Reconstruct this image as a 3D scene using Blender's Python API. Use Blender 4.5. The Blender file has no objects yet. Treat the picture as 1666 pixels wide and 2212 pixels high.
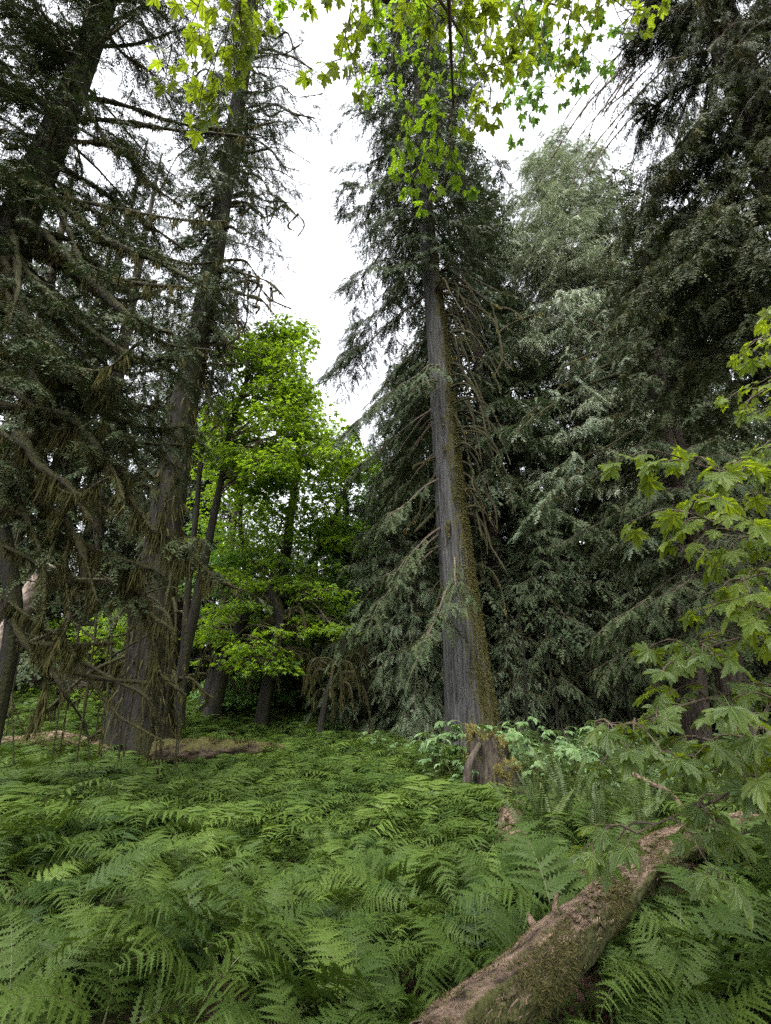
import bpy, math, random
import numpy as np
from mathutils import Vector

R = math.radians
SC = bpy.context.scene
COL = SC.collection
# ------------------------------------------------------------------ camera model (photo measured on a 1666 x 2212 grid)
FPX, CX, CY, TH, EYE = 1064.0, 833.0, 1106.0, R(20.8), 1.6
CT, ST = math.cos(TH), math.sin(TH)

def at(px, py, Y):
    """world point seen at that place of the photo, at the distance Y in front of the camera"""
    u, v = (px - CX) / FPX, (CY - py) / FPX
    d = np.array([u, CT - v * ST, ST + v * CT])
    return np.array([0, 0, EYE]) + d * (Y / d[1])

def depth(p):
    return p[1] * CT + (p[2] - EYE) * ST

def base(px, Y):
    x = (px - CX) / FPX * (Y * CT - EYE * ST)
    return np.array([x, Y, ground_z(x, Y)])

def ground_z(x, y):
    x = np.asarray(x, float); y = np.asarray(y, float)
    z = 0.10 * np.sin(x * 0.55 + 1.3) * np.cos(y * 0.43) + 0.07 * np.sin(x * 1.3 + y * 0.9) + 0.03 * np.sin(x * 3.1 - y * 2.3)
    k = np.clip((y - 11.5) / 11, 0, 1); k = k * k * (3 - 2 * k)
    z = z + k * (0.50 + 1.1 * np.clip(-x / 12, -0.25, 1.2))
    z = z * np.clip(1.4 - np.hypot(x, y) / 140, 0.15, 1)
    z = z - 0.10 * np.clip((3.5 - y) / 3, 0, 1)
    return z if z.shape else float(z)

# ------------------------------------------------------------------ mesh building
class MB:
    def __init__(s):
        s.V, s.F, s.M, s.T, s.n = [], [], [], [], 0
    def add(s, V, F, mat=0, tint=0.5):
        V = np.asarray(V, np.float32); F = np.asarray(F, np.int32)
        if len(F) == 0: return
        s.V.append(V); s.F.append(F + s.n); s.M.append(np.full(len(F), mat, np.int32))
        s.T.append(np.full(len(V), tint, np.float32) if np.isscalar(tint) else np.asarray(tint, np.float32))
        s.n += len(V)
    def build(s, name, mats, parent=None, smooth=False, org=None):
        V = np.concatenate(s.V); F = np.concatenate(s.F); M = np.concatenate(s.M); T = np.concatenate(s.T)
        if org is not None: V = V - np.asarray(org, np.float32)
        me = bpy.data.meshes.new(name)
        me.vertices.add(len(V)); me.vertices.foreach_set('co', V.ravel())
        me.loops.add(F.size); me.loops.foreach_set('vertex_index', F.ravel())
        me.polygons.add(len(F))
        me.polygons.foreach_set('loop_start', np.arange(0, F.size, 3, dtype=np.int32))
        me.polygons.foreach_set('loop_total', np.full(len(F), 3, np.int32))
        for m in (mats if isinstance(mats, (list, tuple)) else [mats]): me.materials.append(m)
        me.polygons.foreach_set('material_index', M)
        sm = np.zeros(len(F), bool) if smooth is False else (np.ones(len(F), bool) if smooth is True else np.isin(M, smooth))
        me.polygons.foreach_set('use_smooth', sm)
        a = me.attributes.new('tint', 'FLOAT', 'POINT'); a.data.foreach_set('value', T)
        me.update(); me.validate()
        o = bpy.data.objects.new(name, me); COL.objects.link(o)
        if parent is not None: o.parent = parent
        return o

def tag(o, label=None, cat=None, group=None, kind=None):
    if label: o['label'] = label
    if cat: o['category'] = cat
    if group: o['group'] = group
    if kind: o['kind'] = kind
    return o

def thing(name, loc, label, cat, group=None):
    o = bpy.data.objects.new(name, None); COL.objects.link(o)
    o.location = [float(c) for c in loc]; o.empty_display_size = 0.3
    return tag(o, label, cat, group)

def dup(root, loc, rz=0.0, sc=1.0, label=None, group=None):
    r = root.copy(); COL.objects.link(r)
    r.location = [float(c) for c in loc]; r.rotation_euler = (0, 0, rz); r.scale = (sc, sc, sc)
    if label: r['label'] = label
    if group: r['group'] = group
    for ch in list(root.children):
        c = ch.copy(); COL.objects.link(c); c.parent = r
        for g in list(ch.children):
            d = g.copy(); COL.objects.link(d); d.parent = c
    return r

def stamp(mb, tpl, X, Y, Z, P, S, mat=0, tint=0.5):
    """copies of a template with axes X, Y, Z (n,3), places P (n,3), sizes S (n,) baked into the mesh"""
    V, F = tpl[:2]
    n, k = len(P), len(V)
    if n == 0: return
    S = np.asarray(S, float).reshape(n, 1, 1)
    W = (V[None, :, 0:1] * X[:, None] + V[None, :, 1:2] * Y[:, None] + V[None, :, 2:3] * Z[:, None]) * S + P[:, None]
    FF = F[None] + (np.arange(n) * k)[:, None, None]
    t = np.repeat(np.broadcast_to(np.asarray(tint, float), (n,)), k)
    if len(tpl) > 2: t = np.clip(t + np.tile(tpl[2], n), 0, 1.4)
    mb.add(W.reshape(-1, 3), FF.reshape(-1, 3), mat, t)

def vnoise(u, v, nu, nv, seed):
    """smooth value noise; u in radians wraps round, v in 0..1"""
    r = np.random.default_rng(seed); G = r.uniform(-1, 1, (nu, nv + 2))
    x = (u / (2 * math.pi) % 1) * nu; y = np.clip(v, 0, 1) * nv
    i, j = np.floor(x).astype(int), np.floor(y).astype(int); fx, fy = x - i, y - j
    fx, fy = fx * fx * (3 - 2 * fx), fy * fy * (3 - 2 * fy); i0, i1 = i % nu, (i + 1) % nu
    return (G[i0, j] * (1 - fx) + G[i1, j] * fx) * (1 - fy) + (G[i0, j + 1] * (1 - fx) + G[i1, j + 1] * fx) * fy

def unit(a):
    return a / np.maximum(np.linalg.norm(a, axis=-1, keepdims=True), 1e-9)

def frames(Xd, N):
    X = unit(Xd); Y = unit(np.cross(N, X)); Z = np.cross(X, Y)
    return X, Y, Z

def resample(P, n):
    P = np.asarray(P, float)
    d = np.concatenate([[0], np.cumsum(np.linalg.norm(np.diff(P, axis=0), axis=1))])
    t = np.linspace(0, d[-1], n)
    return np.stack([np.interp(t, d, P[:, i]) for i in range(3)], 1)

def smooth_path(P, n):
    """Catmull-Rom through the points, evenly resampled"""
    P = np.asarray(P, float)
    if len(P) < 3: return resample(P, n)
    Q = np.vstack([2 * P[0] - P[1], P, 2 * P[-1] - P[-2]])
    out = []
    for i in range(1, len(Q) - 2):
        t = np.linspace(0, 1, 10, endpoint=False)[:, None]
        a, b, c, d = Q[i - 1], Q[i], Q[i + 1], Q[i + 2]
        out.append(0.5 * (2 * b + (c - a) * t + (2 * a - 5 * b + 4 * c - d) * t ** 2 + (3 * b - a - 3 * c + d) * t ** 3))
    out.append(P[-1:])
    return resample(np.vstack(out), n)

def tube(mb, P, Rd, n=6, mat=0, tint=0.5, rng=None, wob=0.0, cap=False, flute=None):
    P = np.asarray(P, float); m = len(P)
    Rd = np.broadcast_to(np.asarray(Rd, float), (m,))
    T = np.gradient(P, axis=0); T = unit(T)
    ref = np.array([1.0, 0, 0]) if abs(T[0][0]) < 0.8 else np.array([0, 1.0, 0])
    A = np.zeros_like(P); a = unit(ref - T[0] * ref.dot(T[0]))
    for i in range(m):
        a = unit(a - T[i] * a.dot(T[i])); A[i] = a
    B = np.cross(T, A)
    ang = np.linspace(0, 2 * math.pi, n, endpoint=False)
    rr = np.repeat(Rd[:, None], n, 1)
    if flute is not None: rr = rr * flute(ang[None, :], P)
    if wob and rng is not None: rr = rr * (1 + rng.uniform(-wob, wob, rr.shape))
    V = P[:, None] + rr[..., None] * (np.cos(ang)[None, :, None] * A[:, None] + np.sin(ang)[None, :, None] * B[:, None])
    V = V.reshape(-1, 3)
    i = np.arange(m - 1)[:, None] * n; j = np.arange(n)[None]; k = (j + 1) % n
    q = [(i + j), (i + k), (i + n + k), (i + n + j)]
    q = [x.ravel() for x in np.broadcast_arrays(*q)]
    F = np.concatenate([np.stack([q[0], q[1], q[2]], 1), np.stack([q[0], q[2], q[3]], 1)])
    if cap:
        V = np.vstack([V, P[-1:], P[:1]]); e = len(V) - 2; l = (m - 1) * n; jj = np.arange(n)
        F = np.concatenate([F, np.stack([l + jj, l + (jj + 1) % n, np.full(n, e)], 1), np.stack([(jj + 1) % n, jj, np.full(n, e + 1)], 1)])
    mb.add(V, F, mat, tint)
    return V

def blades(mb, P, Dn, L, W, rng, mat=0, tint=None):
    """small tapering hanging or upright strips: two triangles each with a bent tip"""
    n = len(P)
    if n == 0: return
    D = unit(Dn); s = unit(np.cross(D, rng.normal(size=(n, 3))))
    L = np.broadcast_to(L, (n,))[:, None]; W = np.broadcast_to(W, (n,))[:, None]
    bend = rng.normal(size=(n, 3)) * L * 0.12
    a = P - s * W; b = P + s * W; mid = P + D * L * 0.55 + bend; c = P + D * L + bend * 1.6
    V = np.stack([a, b, mid - s * W * 0.6, mid + s * W * 0.6, c], 1).reshape(-1, 3)
    k = (np.arange(n) * 5)[:, None]
    F = np.concatenate([k + np.array([[0, 1, 3]]), k + np.array([[0, 3, 2]]), k + np.array([[2, 3, 4]])])
    t = rng.uniform(0, 1, n) if tint is None else tint
    mb.add(V, F, mat, np.repeat(t, 5))

def strands(mb, P, D, L, W, rng, mat, tint):
    """soft hanging strands of four wavering segments"""
    n = len(P); D = unit(D); s = rng.normal(size=(n, 3)); s[:, 2] = 0; s = unit(s)
    L = np.broadcast_to(L, (n,))[:, None]; W = np.broadcast_to(W, (n,))[:, None]; c = P.copy(); off = np.zeros((n, 3)); V = []
    for k in range(5):
        w = W * (1.0, .85, .7, .5, .12)[k]
        V += [c - s * w, c + s * w]
        off = off * .6 + rng.normal(0, .16, (n, 3)) * [1, 1, .4]
        c = c + (D + off) * L / 4
    V = np.stack(V, 1).reshape(-1, 3); k = (np.arange(n) * 10)[:, None]
    F = np.concatenate([k + np.array([[q, q + 1, q + 3]]) for q in (0, 2, 4, 6)] + [k + np.array([[q, q + 3, q + 2]]) for q in (0, 2, 4, 6)])
    mb.add(V, F, mat, np.repeat(tint, 10))

# ------------------------------------------------------------------ materials
def mat_new(name):
    m = bpy.data.materials.new(name); m.use_nodes = True
    nt = m.node_tree; nt.nodes.clear()
    return m, nt, nt.nodes, nt.links

def leaf_mat(name, c1, c2, tc, tf=0.35, rough=0.5, spec=0.3, patch=0.25):
    m, nt, N, L = mat_new(name)
    out = N.new('ShaderNodeOutputMaterial')
    at_ = N.new('ShaderNodeAttribute'); at_.attribute_name = 'tint'
    geo = N.new('ShaderNodeTexCoord'); nz = N.new('ShaderNodeTexNoise'); nz.inputs['Scale'].default_value = 1.7; nz.inputs['Detail'].default_value = 3
    L.new(geo.outputs['Object'], nz.inputs['Vector'])
    ad = N.new('ShaderNodeMath'); ad.operation = 'MULTIPLY_ADD'; ad.inputs[1].default_value = patch * 2; ad.inputs[2].default_value = -patch
    L.new(nz.outputs['Fac'], ad.inputs[0])
    sm = N.new('ShaderNodeMath'); sm.operation = 'ADD'; sm.use_clamp = True
    L.new(ad.outputs[0], sm.inputs[0]); L.new(at_.outputs['Fac'], sm.inputs[1])
    mx = N.new('ShaderNodeMix'); mx.data_type = 'RGBA'
    mx.inputs['A'].default_value = (*c1, 1); mx.inputs['B'].default_value = (*c2, 1)
    L.new(sm.outputs[0], mx.inputs['Factor'])
    p = N.new('ShaderNodeBsdfPrincipled'); p.inputs['Roughness'].default_value = rough
    p.inputs['Specular IOR Level'].default_value = spec
    L.new(mx.outputs['Result'], p.inputs['Base Color'])
    tr = N.new('ShaderNodeBsdfTranslucent')
    mt = N.new('ShaderNodeMix'); mt.data_type = 'RGBA'; mt.blend_type = 'MULTIPLY'; mt.inputs['Factor'].default_value = 0.35
    mt.inputs['A'].default_value = (*tc, 1)
    sc_ = N.new('ShaderNodeMix'); sc_.data_type = 'RGBA'; sc_.inputs['A'].default_value = (0.45, 0.55, 0.5, 1); sc_.inputs['B'].default_value = (1.3, 1.25, 1.0, 1)
    L.new(sm.outputs[0], sc_.inputs['Factor']); L.new(sc_.outputs['Result'], mt.inputs['B'])
    L.new(mt.outputs['Result'], tr.inputs['Color'])
    ms = N.new('ShaderNodeMixShader'); ms.inputs[0].default_value = tf
    L.new(p.outputs[0], ms.inputs[1]); L.new(tr.outputs[0], ms.inputs[2]); L.new(ms.outputs[0], out.inputs['Surface'])
    return m

def bark_mat(name, dark, light, moss, moss_amt=0.4, mossdir=(0, 0, 1), dirw=0.6, stretch=(9, 9, 0.7), bump=0.6, moss_scale=2.0, spin=None):
    m, nt, N, L = mat_new(name)
    out = N.new('ShaderNodeOutputMaterial'); p = N.new('ShaderNodeBsdfPrincipled'); p.inputs['Roughness'].default_value = 0.9
    p.inputs['Specular IOR Level'].default_value = 0.15
    tc = N.new('ShaderNodeTexCoord'); mp = N.new('ShaderNodeMapping'); mp.inputs['Scale'].default_value = stretch
    if spin is None: L.new(tc.outputs['Object'], mp.inputs['Vector'])
    else:
        vr = N.new('ShaderNodeVectorRotate'); vr.rotation_type = 'Z_AXIS'; vr.inputs['Angle'].default_value = R(spin); L.new(tc.outputs['Object'], vr.inputs['Vector']); L.new(vr.outputs[0], mp.inputs['Vector'])
    wn = N.new('ShaderNodeTexNoise'); wn.inputs['Scale'].default_value = 0.9; wn.inputs['Detail'].default_value = 2
    L.new(tc.outputs['Object'], wn.inputs['Vector'])
    wa = N.new('ShaderNodeVectorMath'); wa.operation = 'MULTIPLY_ADD'; wa.inputs[1].default_value = (1.2, 1.2, 0.4)
    L.new(wn.outputs['Color'], wa.inputs[0]); L.new(mp.outputs[0], wa.inputs[2])
    n1 = N.new('ShaderNodeTexNoise'); n1.inputs['Scale'].default_value = 1.6; n1.inputs['Detail'].default_value = 8; n1.inputs['Roughness'].default_value = 0.65
    L.new(wa.outputs[0], n1.inputs['Vector'])
    rp = N.new('ShaderNodeValToRGB'); cr = rp.color_ramp
    cr.elements[0].position = 0.36; cr.elements[0].color = (*dark, 1); cr.elements[1].position = 0.66; cr.elements[1].color = (*light, 1)
    L.new(n1.outputs['Fac'], rp.inputs[0])
    n2 = N.new('ShaderNodeTexNoise'); n2.inputs['Scale'].default_value = moss_scale; n2.inputs['Detail'].default_value = 6; n2.inputs['Roughness'].default_value = 0.7
    L.new(tc.outputs['Object'], n2.inputs['Vector'])
    ge = N.new('ShaderNodeNewGeometry'); dt = N.new('ShaderNodeVectorMath'); dt.operation = 'DOT_PRODUCT'
    dt.inputs[1].default_value = tuple(unit(np.array(mossdir, float))); L.new(ge.outputs['Normal'], dt.inputs[0])
    a = N.new('ShaderNodeMath'); a.operation = 'MULTIPLY_ADD'; a.inputs[1].default_value = dirw; L.new(dt.outputs['Value'], a.inputs[0]); L.new(n2.outputs['Fac'], a.inputs[2])
    mr = N.new('ShaderNodeMapRange'); mr.inputs['From Min'].default_value = 0.95 - moss_amt; mr.inputs['From Max'].default_value = 1.13 - moss_amt
    L.new(a.outputs[0], mr.inputs['Value'])
    n3 = N.new('ShaderNodeTexNoise'); n3.inputs['Scale'].default_value = 22; n3.inputs['Detail'].default_value = 4; L.new(tc.outputs['Object'], n3.inputs['Vector'])
    mc = N.new('ShaderNodeMix'); mc.data_type = 'RGBA'; mc.inputs['A'].default_value = (moss[0] * 0.45, moss[1] * 0.45, moss[2] * 0.5, 1); mc.inputs['B'].default_value = (moss[0] * 1.3, moss[1] * 1.3, moss[2] * 1.2, 1)
    L.new(n3.outputs['Fac'], mc.inputs['Factor'])
    mx = N.new('ShaderNodeMix'); mx.data_type = 'RGBA'; L.new(mr.outputs[0], mx.inputs['Factor']); L.new(rp.outputs[0], mx.inputs['A']); L.new(mc.outputs['Result'], mx.inputs['B'])
    L.new(mx.outputs['Result'], p.inputs['Base Color'])
    hm = N.new('ShaderNodeMix'); hm.data_type = 'FLOAT'; L.new(mr.outputs[0], hm.inputs['Factor']); L.new(n1.outputs['Fac'], hm.inputs['A']); L.new(n3.outputs['Fac'], hm.inputs['B'])
    bp = N.new('ShaderNodeBump'); bp.inputs['Strength'].default_value = bump; bp.inputs['Distance'].default_value = 0.06
    L.new(hm.outputs['Result'], bp.inputs['Height']); L.new(bp.outputs[0], p.inputs['Normal'])
    L.new(p.outputs[0], out.inputs['Surface'])
    return m

MT = {}
MT['fern'] = leaf_mat('fern_green', (0.014, 0.032, 0.006), (0.062, 0.098, 0.016), (0.070, 0.115, 0.010), 0.22, 0.55, 0.14)
MT['fern_dry'] = leaf_mat('withered_fern', (0.045, 0.030, 0.012), (0.12, 0.085, 0.030), (0.08, 0.06, 0.02), 0.2, 0.7, 0.1)
MT['fern_stem'] = leaf_mat('fern_stem', (0.040, 0.052, 0.016), (0.065, 0.07, 0.022), (0.04, 0.05, 0.012), 0.05)
MT['sword'] = leaf_mat('sword_fern_green', (0.018, 0.036, 0.009), (0.060, 0.085, 0.022), (0.07, 0.11, 0.02), 0.2, 0.5, 0.2)
MT['cedar'] = leaf_mat('cedar_green', (0.020, 0.035, 0.016), (0.070, 0.092, 0.044), (0.04, 0.06, 0.016), 0.15, 0.55, 0.14)
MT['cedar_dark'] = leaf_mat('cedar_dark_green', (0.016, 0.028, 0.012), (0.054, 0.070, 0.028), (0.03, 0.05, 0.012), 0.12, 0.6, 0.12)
MT['cedar_grey'] = leaf_mat('cedar_grey_green', (0.028, 0.046, 0.023), (0.088, 0.114, 0.060), (0.05, 0.075, 0.024), 0.15, 0.5, 0.22)
MT['pale'] = leaf_mat('pale_conifer_green', (0.14, 0.175, 0.11), (0.27, 0.31, 0.21), (0.16, 0.20, 0.10), 0.25, 0.5, 0.4)
MT['yew'] = leaf_mat('dark_olive_foliage', (0.014, 0.024, 0.008), (0.048, 0.058, 0.020), (0.04, 0.055, 0.01), 0.12, 0.6, 0.2)
MT['maple'] = leaf_mat('vine_maple_green', (0.040, 0.085, 0.008), (0.115, 0.175, 0.012), (0.25, 0.40, 0.015), 0.52, 0.5, 0.25)
MT['maple_low'] = leaf_mat('maple_deep_green', (0.04, 0.10, 0.02), (0.09, 0.17, 0.03), (0.16, 0.30, 0.03), 0.38, 0.5, 0.25)  # greener leaf colour with weaker translucency
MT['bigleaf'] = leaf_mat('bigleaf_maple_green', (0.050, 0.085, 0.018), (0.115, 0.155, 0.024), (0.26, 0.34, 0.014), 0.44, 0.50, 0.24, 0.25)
MT['bigleaf_low'] = leaf_mat('bigleaf_maple_deep_green', (0.032, 0.060, 0.017), (0.090, 0.126, 0.030), (0.25, 0.33, 0.016), 0.34, 0.45, 0.30, 0.25)  # deeper green, a natural variation of the leaves
MT['shrub'] = leaf_mat('shrub_leaf_green', (0.050, 0.100, 0.032), (0.10, 0.160, 0.055), (0.12, 0.2, 0.03), 0.28, 0.5, 0.35)
MT['moss'] = leaf_mat('hanging_moss', (0.034, 0.034, 0.012), (0.105, 0.095, 0.036), (0.06, 0.058, 0.016), 0.25, 0.9, 0.05)
MT['moss_dark'] = leaf_mat('dark_hanging_moss', (0.012, 0.013, 0.005), (0.074, 0.070, 0.026), (0.028, 0.028, 0.008), 0.2, 0.9, 0.05)
MT['moss_gold'] = leaf_mat('golden_moss', (0.070, 0.064, 0.019), (0.175, 0.145, 0.050), (0.18, 0.15, 0.03), 0.2, 0.9, 0.05)
MT['litter'] = leaf_mat('needle_litter', (0.03, 0.019, 0.012), (0.13, 0.090, 0.058), (0.1, 0.06, 0.03), 0.05, 0.8, 0.1)
MT['bark'] = bark_mat('grey_cedar_bark', (0.012, 0.011, 0.011), (0.068, 0.069, 0.067), (0.045, 0.042, 0.014), 0.30, (1, -0.35, 0.1), 0.50, (11, 11, 0.45), 0.9)
MT['bark_dark'] = bark_mat('dark_mossy_bark', (0.005, 0.005, 0.004), (0.023, 0.021, 0.017), (0.022, 0.023, 0.008), 0.30, (0.8, -0.5, 0.3), 0.3, (9, 9, 0.6), 0.8)
MT['bark_brown'] = bark_mat('brown_bark', (0.016, 0.012, 0.010), (0.075, 0.060, 0.048), (0.040, 0.038, 0.014), 0.26, (0.5, -0.3, 0.6), 0.3, (8, 8, 0.7), 0.8)
MT['limb'] = bark_mat('mossy_limb', (0.011, 0.009, 0.007), (0.036, 0.030, 0.022), (0.028, 0.028, 0.010), 0.55, (0, 0, 1), 0.35, (10, 10, 10), 0.8, 6.0)
MT['limb_bare'] = bark_mat('twig_bark', (0.030, 0.024, 0.019), (0.11, 0.085, 0.065), (0.08, 0.07, 0.025), 0.25, (0, 0, 1), 0.3, (12, 12, 12), 0.4, 8.0)
MT['log'] = bark_mat('log_bark', (0.018, 0.012, 0.009), (0.215, 0.150, 0.108), (0.052, 0.054, 0.017), 0.42, (0.75, -0.6, -0.25), 0.34, (3.0, 12, 12), 1.0, 4.5, -48)
MT['log_far'] = bark_mat('mossy_log_bark', (0.02, 0.015, 0.011), (0.08, 0.058, 0.038), (0.055, 0.052, 0.016), 0.40, (0, 0, 1), 0.5, (3, 9, 9), 0.8, 4.0)
MT['stump'] = bark_mat('rotten_stump', (0.010, 0.008, 0.007), (0.068, 0.056, 0.042), (0.06, 0.062, 0.018), 0.36, (0, 0, 1), 0.55, (8, 8, 0.9), 1.0, 3.0)
MT['snag'] = bark_mat('pale_snag_wood', (0.06, 0.048, 0.04), (0.24, 0.19, 0.16), (0.08, 0.07, 0.025), 0.22, (0, 0, 1), 0.3, (6, 6, 3), 0.7)

def ground_mat():
    m, nt, N, L = mat_new('forest_floor')
    out = N.new('ShaderNodeOutputMaterial'); p = N.new('ShaderNodeBsdfPrincipled'); p.inputs['Roughness'].default_value = 1.0
    p.inputs['Specular IOR Level'].default_value = 0.1
    tc = N.new('ShaderNodeTexCoord')
    a = N.new('ShaderNodeTexNoise'); a.inputs['Scale'].default_value = 0.7; a.inputs['Detail'].default_value = 6
    b = N.new('ShaderNodeTexNoise'); b.inputs['Scale'].default_value = 28; b.inputs['Detail'].default_value = 6; b.inputs['Roughness'].default_value = 0.7
    for x in (a, b): L.new(tc.outputs['Object'], x.inputs['Vector'])
    r1 = N.new('ShaderNodeValToRGB'); r1.color_ramp.elements[0].color = (0.022, 0.015, 0.010, 1); r1.color_ramp.elements[1].color = (0.13, 0.085, 0.055, 1)
    r1.color_ramp.elements[0].position = 0.35; r1.color_ramp.elements[1].position = 0.7
    r2 = N.new('ShaderNodeValToRGB'); r2.color_ramp.elements[0].color = (0.020, 0.030, 0.008, 1); r2.color_ramp.elements[1].color = (0.06, 0.075, 0.02, 1)
    L.new(b.outputs['Fac'], r1.inputs[0]); L.new(b.outputs['Fac'], r2.inputs[0])
    mr = N.new('ShaderNodeMapRange'); mr.inputs['From Min'].default_value = 0.47; mr.inputs['From Max'].default_value = 0.57; L.new(a.outputs['Fac'], mr.inputs['Value'])
    mx = N.new('ShaderNodeMix'); mx.data_type = 'RGBA'; L.new(mr.outputs[0], mx.inputs['Factor']); L.new(r1.outputs[0], mx.inputs['A']); L.new(r2.outputs[0], mx.inputs['B'])
    L.new(mx.outputs['Result'], p.inputs['Base Color'])
    bp = N.new('ShaderNodeBump'); bp.inputs['Strength'].default_value = 0.8; bp.inputs['Distance'].default_value = 0.05
    L.new(b.outputs['Fac'], bp.inputs['Height']); L.new(bp.outputs[0], p.inputs['Normal']); L.new(p.outputs[0], out.inputs['Surface'])
    return m
MT['ground'] = ground_mat()

# ------------------------------------------------------------------ templates
def join(parts):
    V, F, n = [], [], 0
    for v, f in parts:
        V.append(v); F.append(np.asarray(f) + n); n += len(v)
    return np.concatenate(V).astype(np.float32), np.concatenate(F).astype(np.int32)

def kite(p, d, nrm, L, w):
    s = np.cross(nrm, d); s = s / np.linalg.norm(s)
    return np.array([p, p + d * L * 0.4 + s * w, p + d * L, p + d * L * 0.4 - s * w]), np.array([[0, 1, 2], [0, 2, 3]])

def spray_tpl(seed, npair=7, wid=0.040, llen=0.30, droop=0.35):
    """flat feathery conifer spray, one unit long, its side twigs toothed"""
    rng = np.random.default_rng(seed); parts = []
    for i in range(npair):
        s = 0.08 + 0.86 * i / (npair - 1)
        for sd in (-1, 1):
            ss = s + rng.uniform(-0.04, 0.04)
            p = np.array([ss, 0, -droop * ss * ss])
            a = R(rng.uniform(38, 58)); l = llen * (1 - 0.55 * s) * rng.uniform(0.7, 1.15)
            d = np.array([math.cos(a), sd * math.sin(a), -rng.uniform(0.05, 0.5)]); d /= np.linalg.norm(d)
            parts.append(kite(p, d, np.array([rng.normal() * 0.3, rng.normal() * 0.3, 1.0]), l, wid * rng.uniform(0.7, 1.2)))
    d = np.array([0.9, 0, -0.4])
    parts.append(kite(np.array([0.85, 0, -droop * 0.72]), d / np.linalg.norm(d), np.array([0, 0, 1.0]), 0.25, wid))
    st = np.linspace(0, 1, 4); w = 0.012
    v = np.concatenate([np.stack([st, np.full(4, w), -droop * st * st], 1), np.stack([st, np.full(4, -w), -droop * st * st], 1)])
    f = [[i, i + 1, i + 5] for i in range(3)] + [[i, i + 5, i + 4] for i in range(3)]
    parts.append((v, np.array(f)))
    return join(parts)

SPR = [spray_tpl(s) for s in range(4)]
SPR_FINE = [spray_tpl(10 + s, 9, 0.026, 0.26, 0.5) for s in range(4)]
SPR_FAR = [spray_tpl(20 + s, 5, 0.065, 0.34, 0.4) for s in range(4)]

def fine_spray(seed, npair=7, nl=6, droop=0.45):
    """spray for near trees: side twigs that carry little scale-leaves of their own"""
    rng = np.random.default_rng(seed); parts = []
    for i in range(npair):
        s = 0.06 + 0.88 * i / (npair - 1)
        for sd in (-1, 1):
            ss = s + rng.uniform(-0.04, 0.04)
            p = np.array([ss, 0, -droop * ss * ss]); a = R(rng.uniform(38, 60)); l = 0.36 * (1 - 0.6 * s) * rng.uniform(0.7, 1.15)
            d = np.array([math.cos(a), sd * math.sin(a), -rng.uniform(0.1, 0.5)]); d /= np.linalg.norm(d)
            nr = np.array([rng.normal() * 0.3, rng.normal() * 0.3, 1.0])
            parts.append(kite(p, d, nr, l, 0.012))
            for k in range(nl):
                for s2 in (-1, 1):
                    q = p + d * l * (0.15 + 0.8 * k / nl)
                    e = d * 0.7 + s2 * np.cross(nr, d) * 0.75 + np.array([0, 0, -0.15]); e /= np.linalg.norm(e)
                    parts.append((np.array([q - d * 0.012, q + d * 0.02, q + e * 0.085 * (1 - 0.5 * k / nl)]), np.array([[0, 1, 2]])))
    return join(parts)
SPR_NEAR = [fine_spray(30 + s) for s in range(4)]

def maple_tpl(seed, detail=True, fold=0.10, cup=0.18):
    """palmate five lobed leaf, petiole joint at the origin, middle lobe along +x, one unit long"""
    rng = np.random.default_rng(seed)
    lobes = [(-118, 0.46), (-58, 0.82), (0, 1.0), (58, 0.82), (118, 0.46)]
    pts = []
    pts.append((-165, 0.10, 0.03))
    for i, (a, r) in enumerate(lobes):
        a += rng.uniform(-4, 4); r *= rng.uniform(0.92, 1.06)
        if detail:
            w = 1.0 if abs(a) < 90 else 0.75
            pts += [(a - 24 * w, r * 0.62, 0.5), (a - 19 * w, r * 0.80, 0), (a - 11 * w, r * 0.74, 0.2), (a - 7, r * 0.90, 0), (a, r, -1),
                    (a + 7, r * 0.90, 0), (a + 11 * w, r * 0.74, 0.2), (a + 19 * w, r * 0.80, 0), (a + 24 * w, r * 0.62, 0.5)]
        else:
            pts += [(a - 15, r * 0.72, 0), (a, r, -1), (a + 15, r * 0.72, 0)]
        if i < 4:
            pts.append((a + 29 if abs(a) < 90 else a + 31, 0.44 if i in (1, 2) else 0.38, 1.0))
    pts.append((165, 0.10, 0.03))
    V = [(0.0, 0.0, 0.0)]
    for a, r, f in pts:
        V.append((r * math.cos(R(a)), r * math.sin(R(a)), f * fold * r - cup * r * r + rng.normal() * 0.012))
    n = len(pts)
    F = [[0, i, i + 1] for i in range(1, n)]
    # petiole
    k = len(V); V += [(0.01, 0.012, 0), (0.01, -0.012, 0), (-0.55, 0.008, 0.22), (-0.55, -0.008, 0.22)]
    F += [[k, k + 1, k + 3], [k, k + 3, k + 2]]
    dT = list(rng.normal(0, .16, len(V)))
    if detail:   # pale veins standing a hair proud of the blade
        for a, r in lobes:
            d, s = np.array([math.cos(R(a)), math.sin(R(a))]), np.array([-math.sin(R(a)), math.cos(R(a))])
            k = len(V); q = [0.03, .45 * r, .86 * r]; wv = [.016, .012, .003]
            for x, wd in zip(q, wv):
                z = -cup * x * x - fold * x * (x / r) + .012
                V += [(*(d * x + s * wd), z), (*(d * x - s * wd), z)]; dT += [.75, .75]
            F += [[k, k + 1, k + 3], [k, k + 3, k + 2], [k + 2, k + 3, k + 5], [k + 2, k + 5, k + 4]]
    return np.array(V, np.float32), np.array(F, np.int32), np.array(dT)
LEAF_BIG = [maple_tpl(s, True, 0.11, c) for s, c in ((1, 0.16), (2, 0.30), (3, 0.42), (4, 0.22), (5, 0.10))]
LEAF_SMALL = [maple_tpl(40 + s, False, 0.1, 0.25) for s in range(4)]

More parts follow.
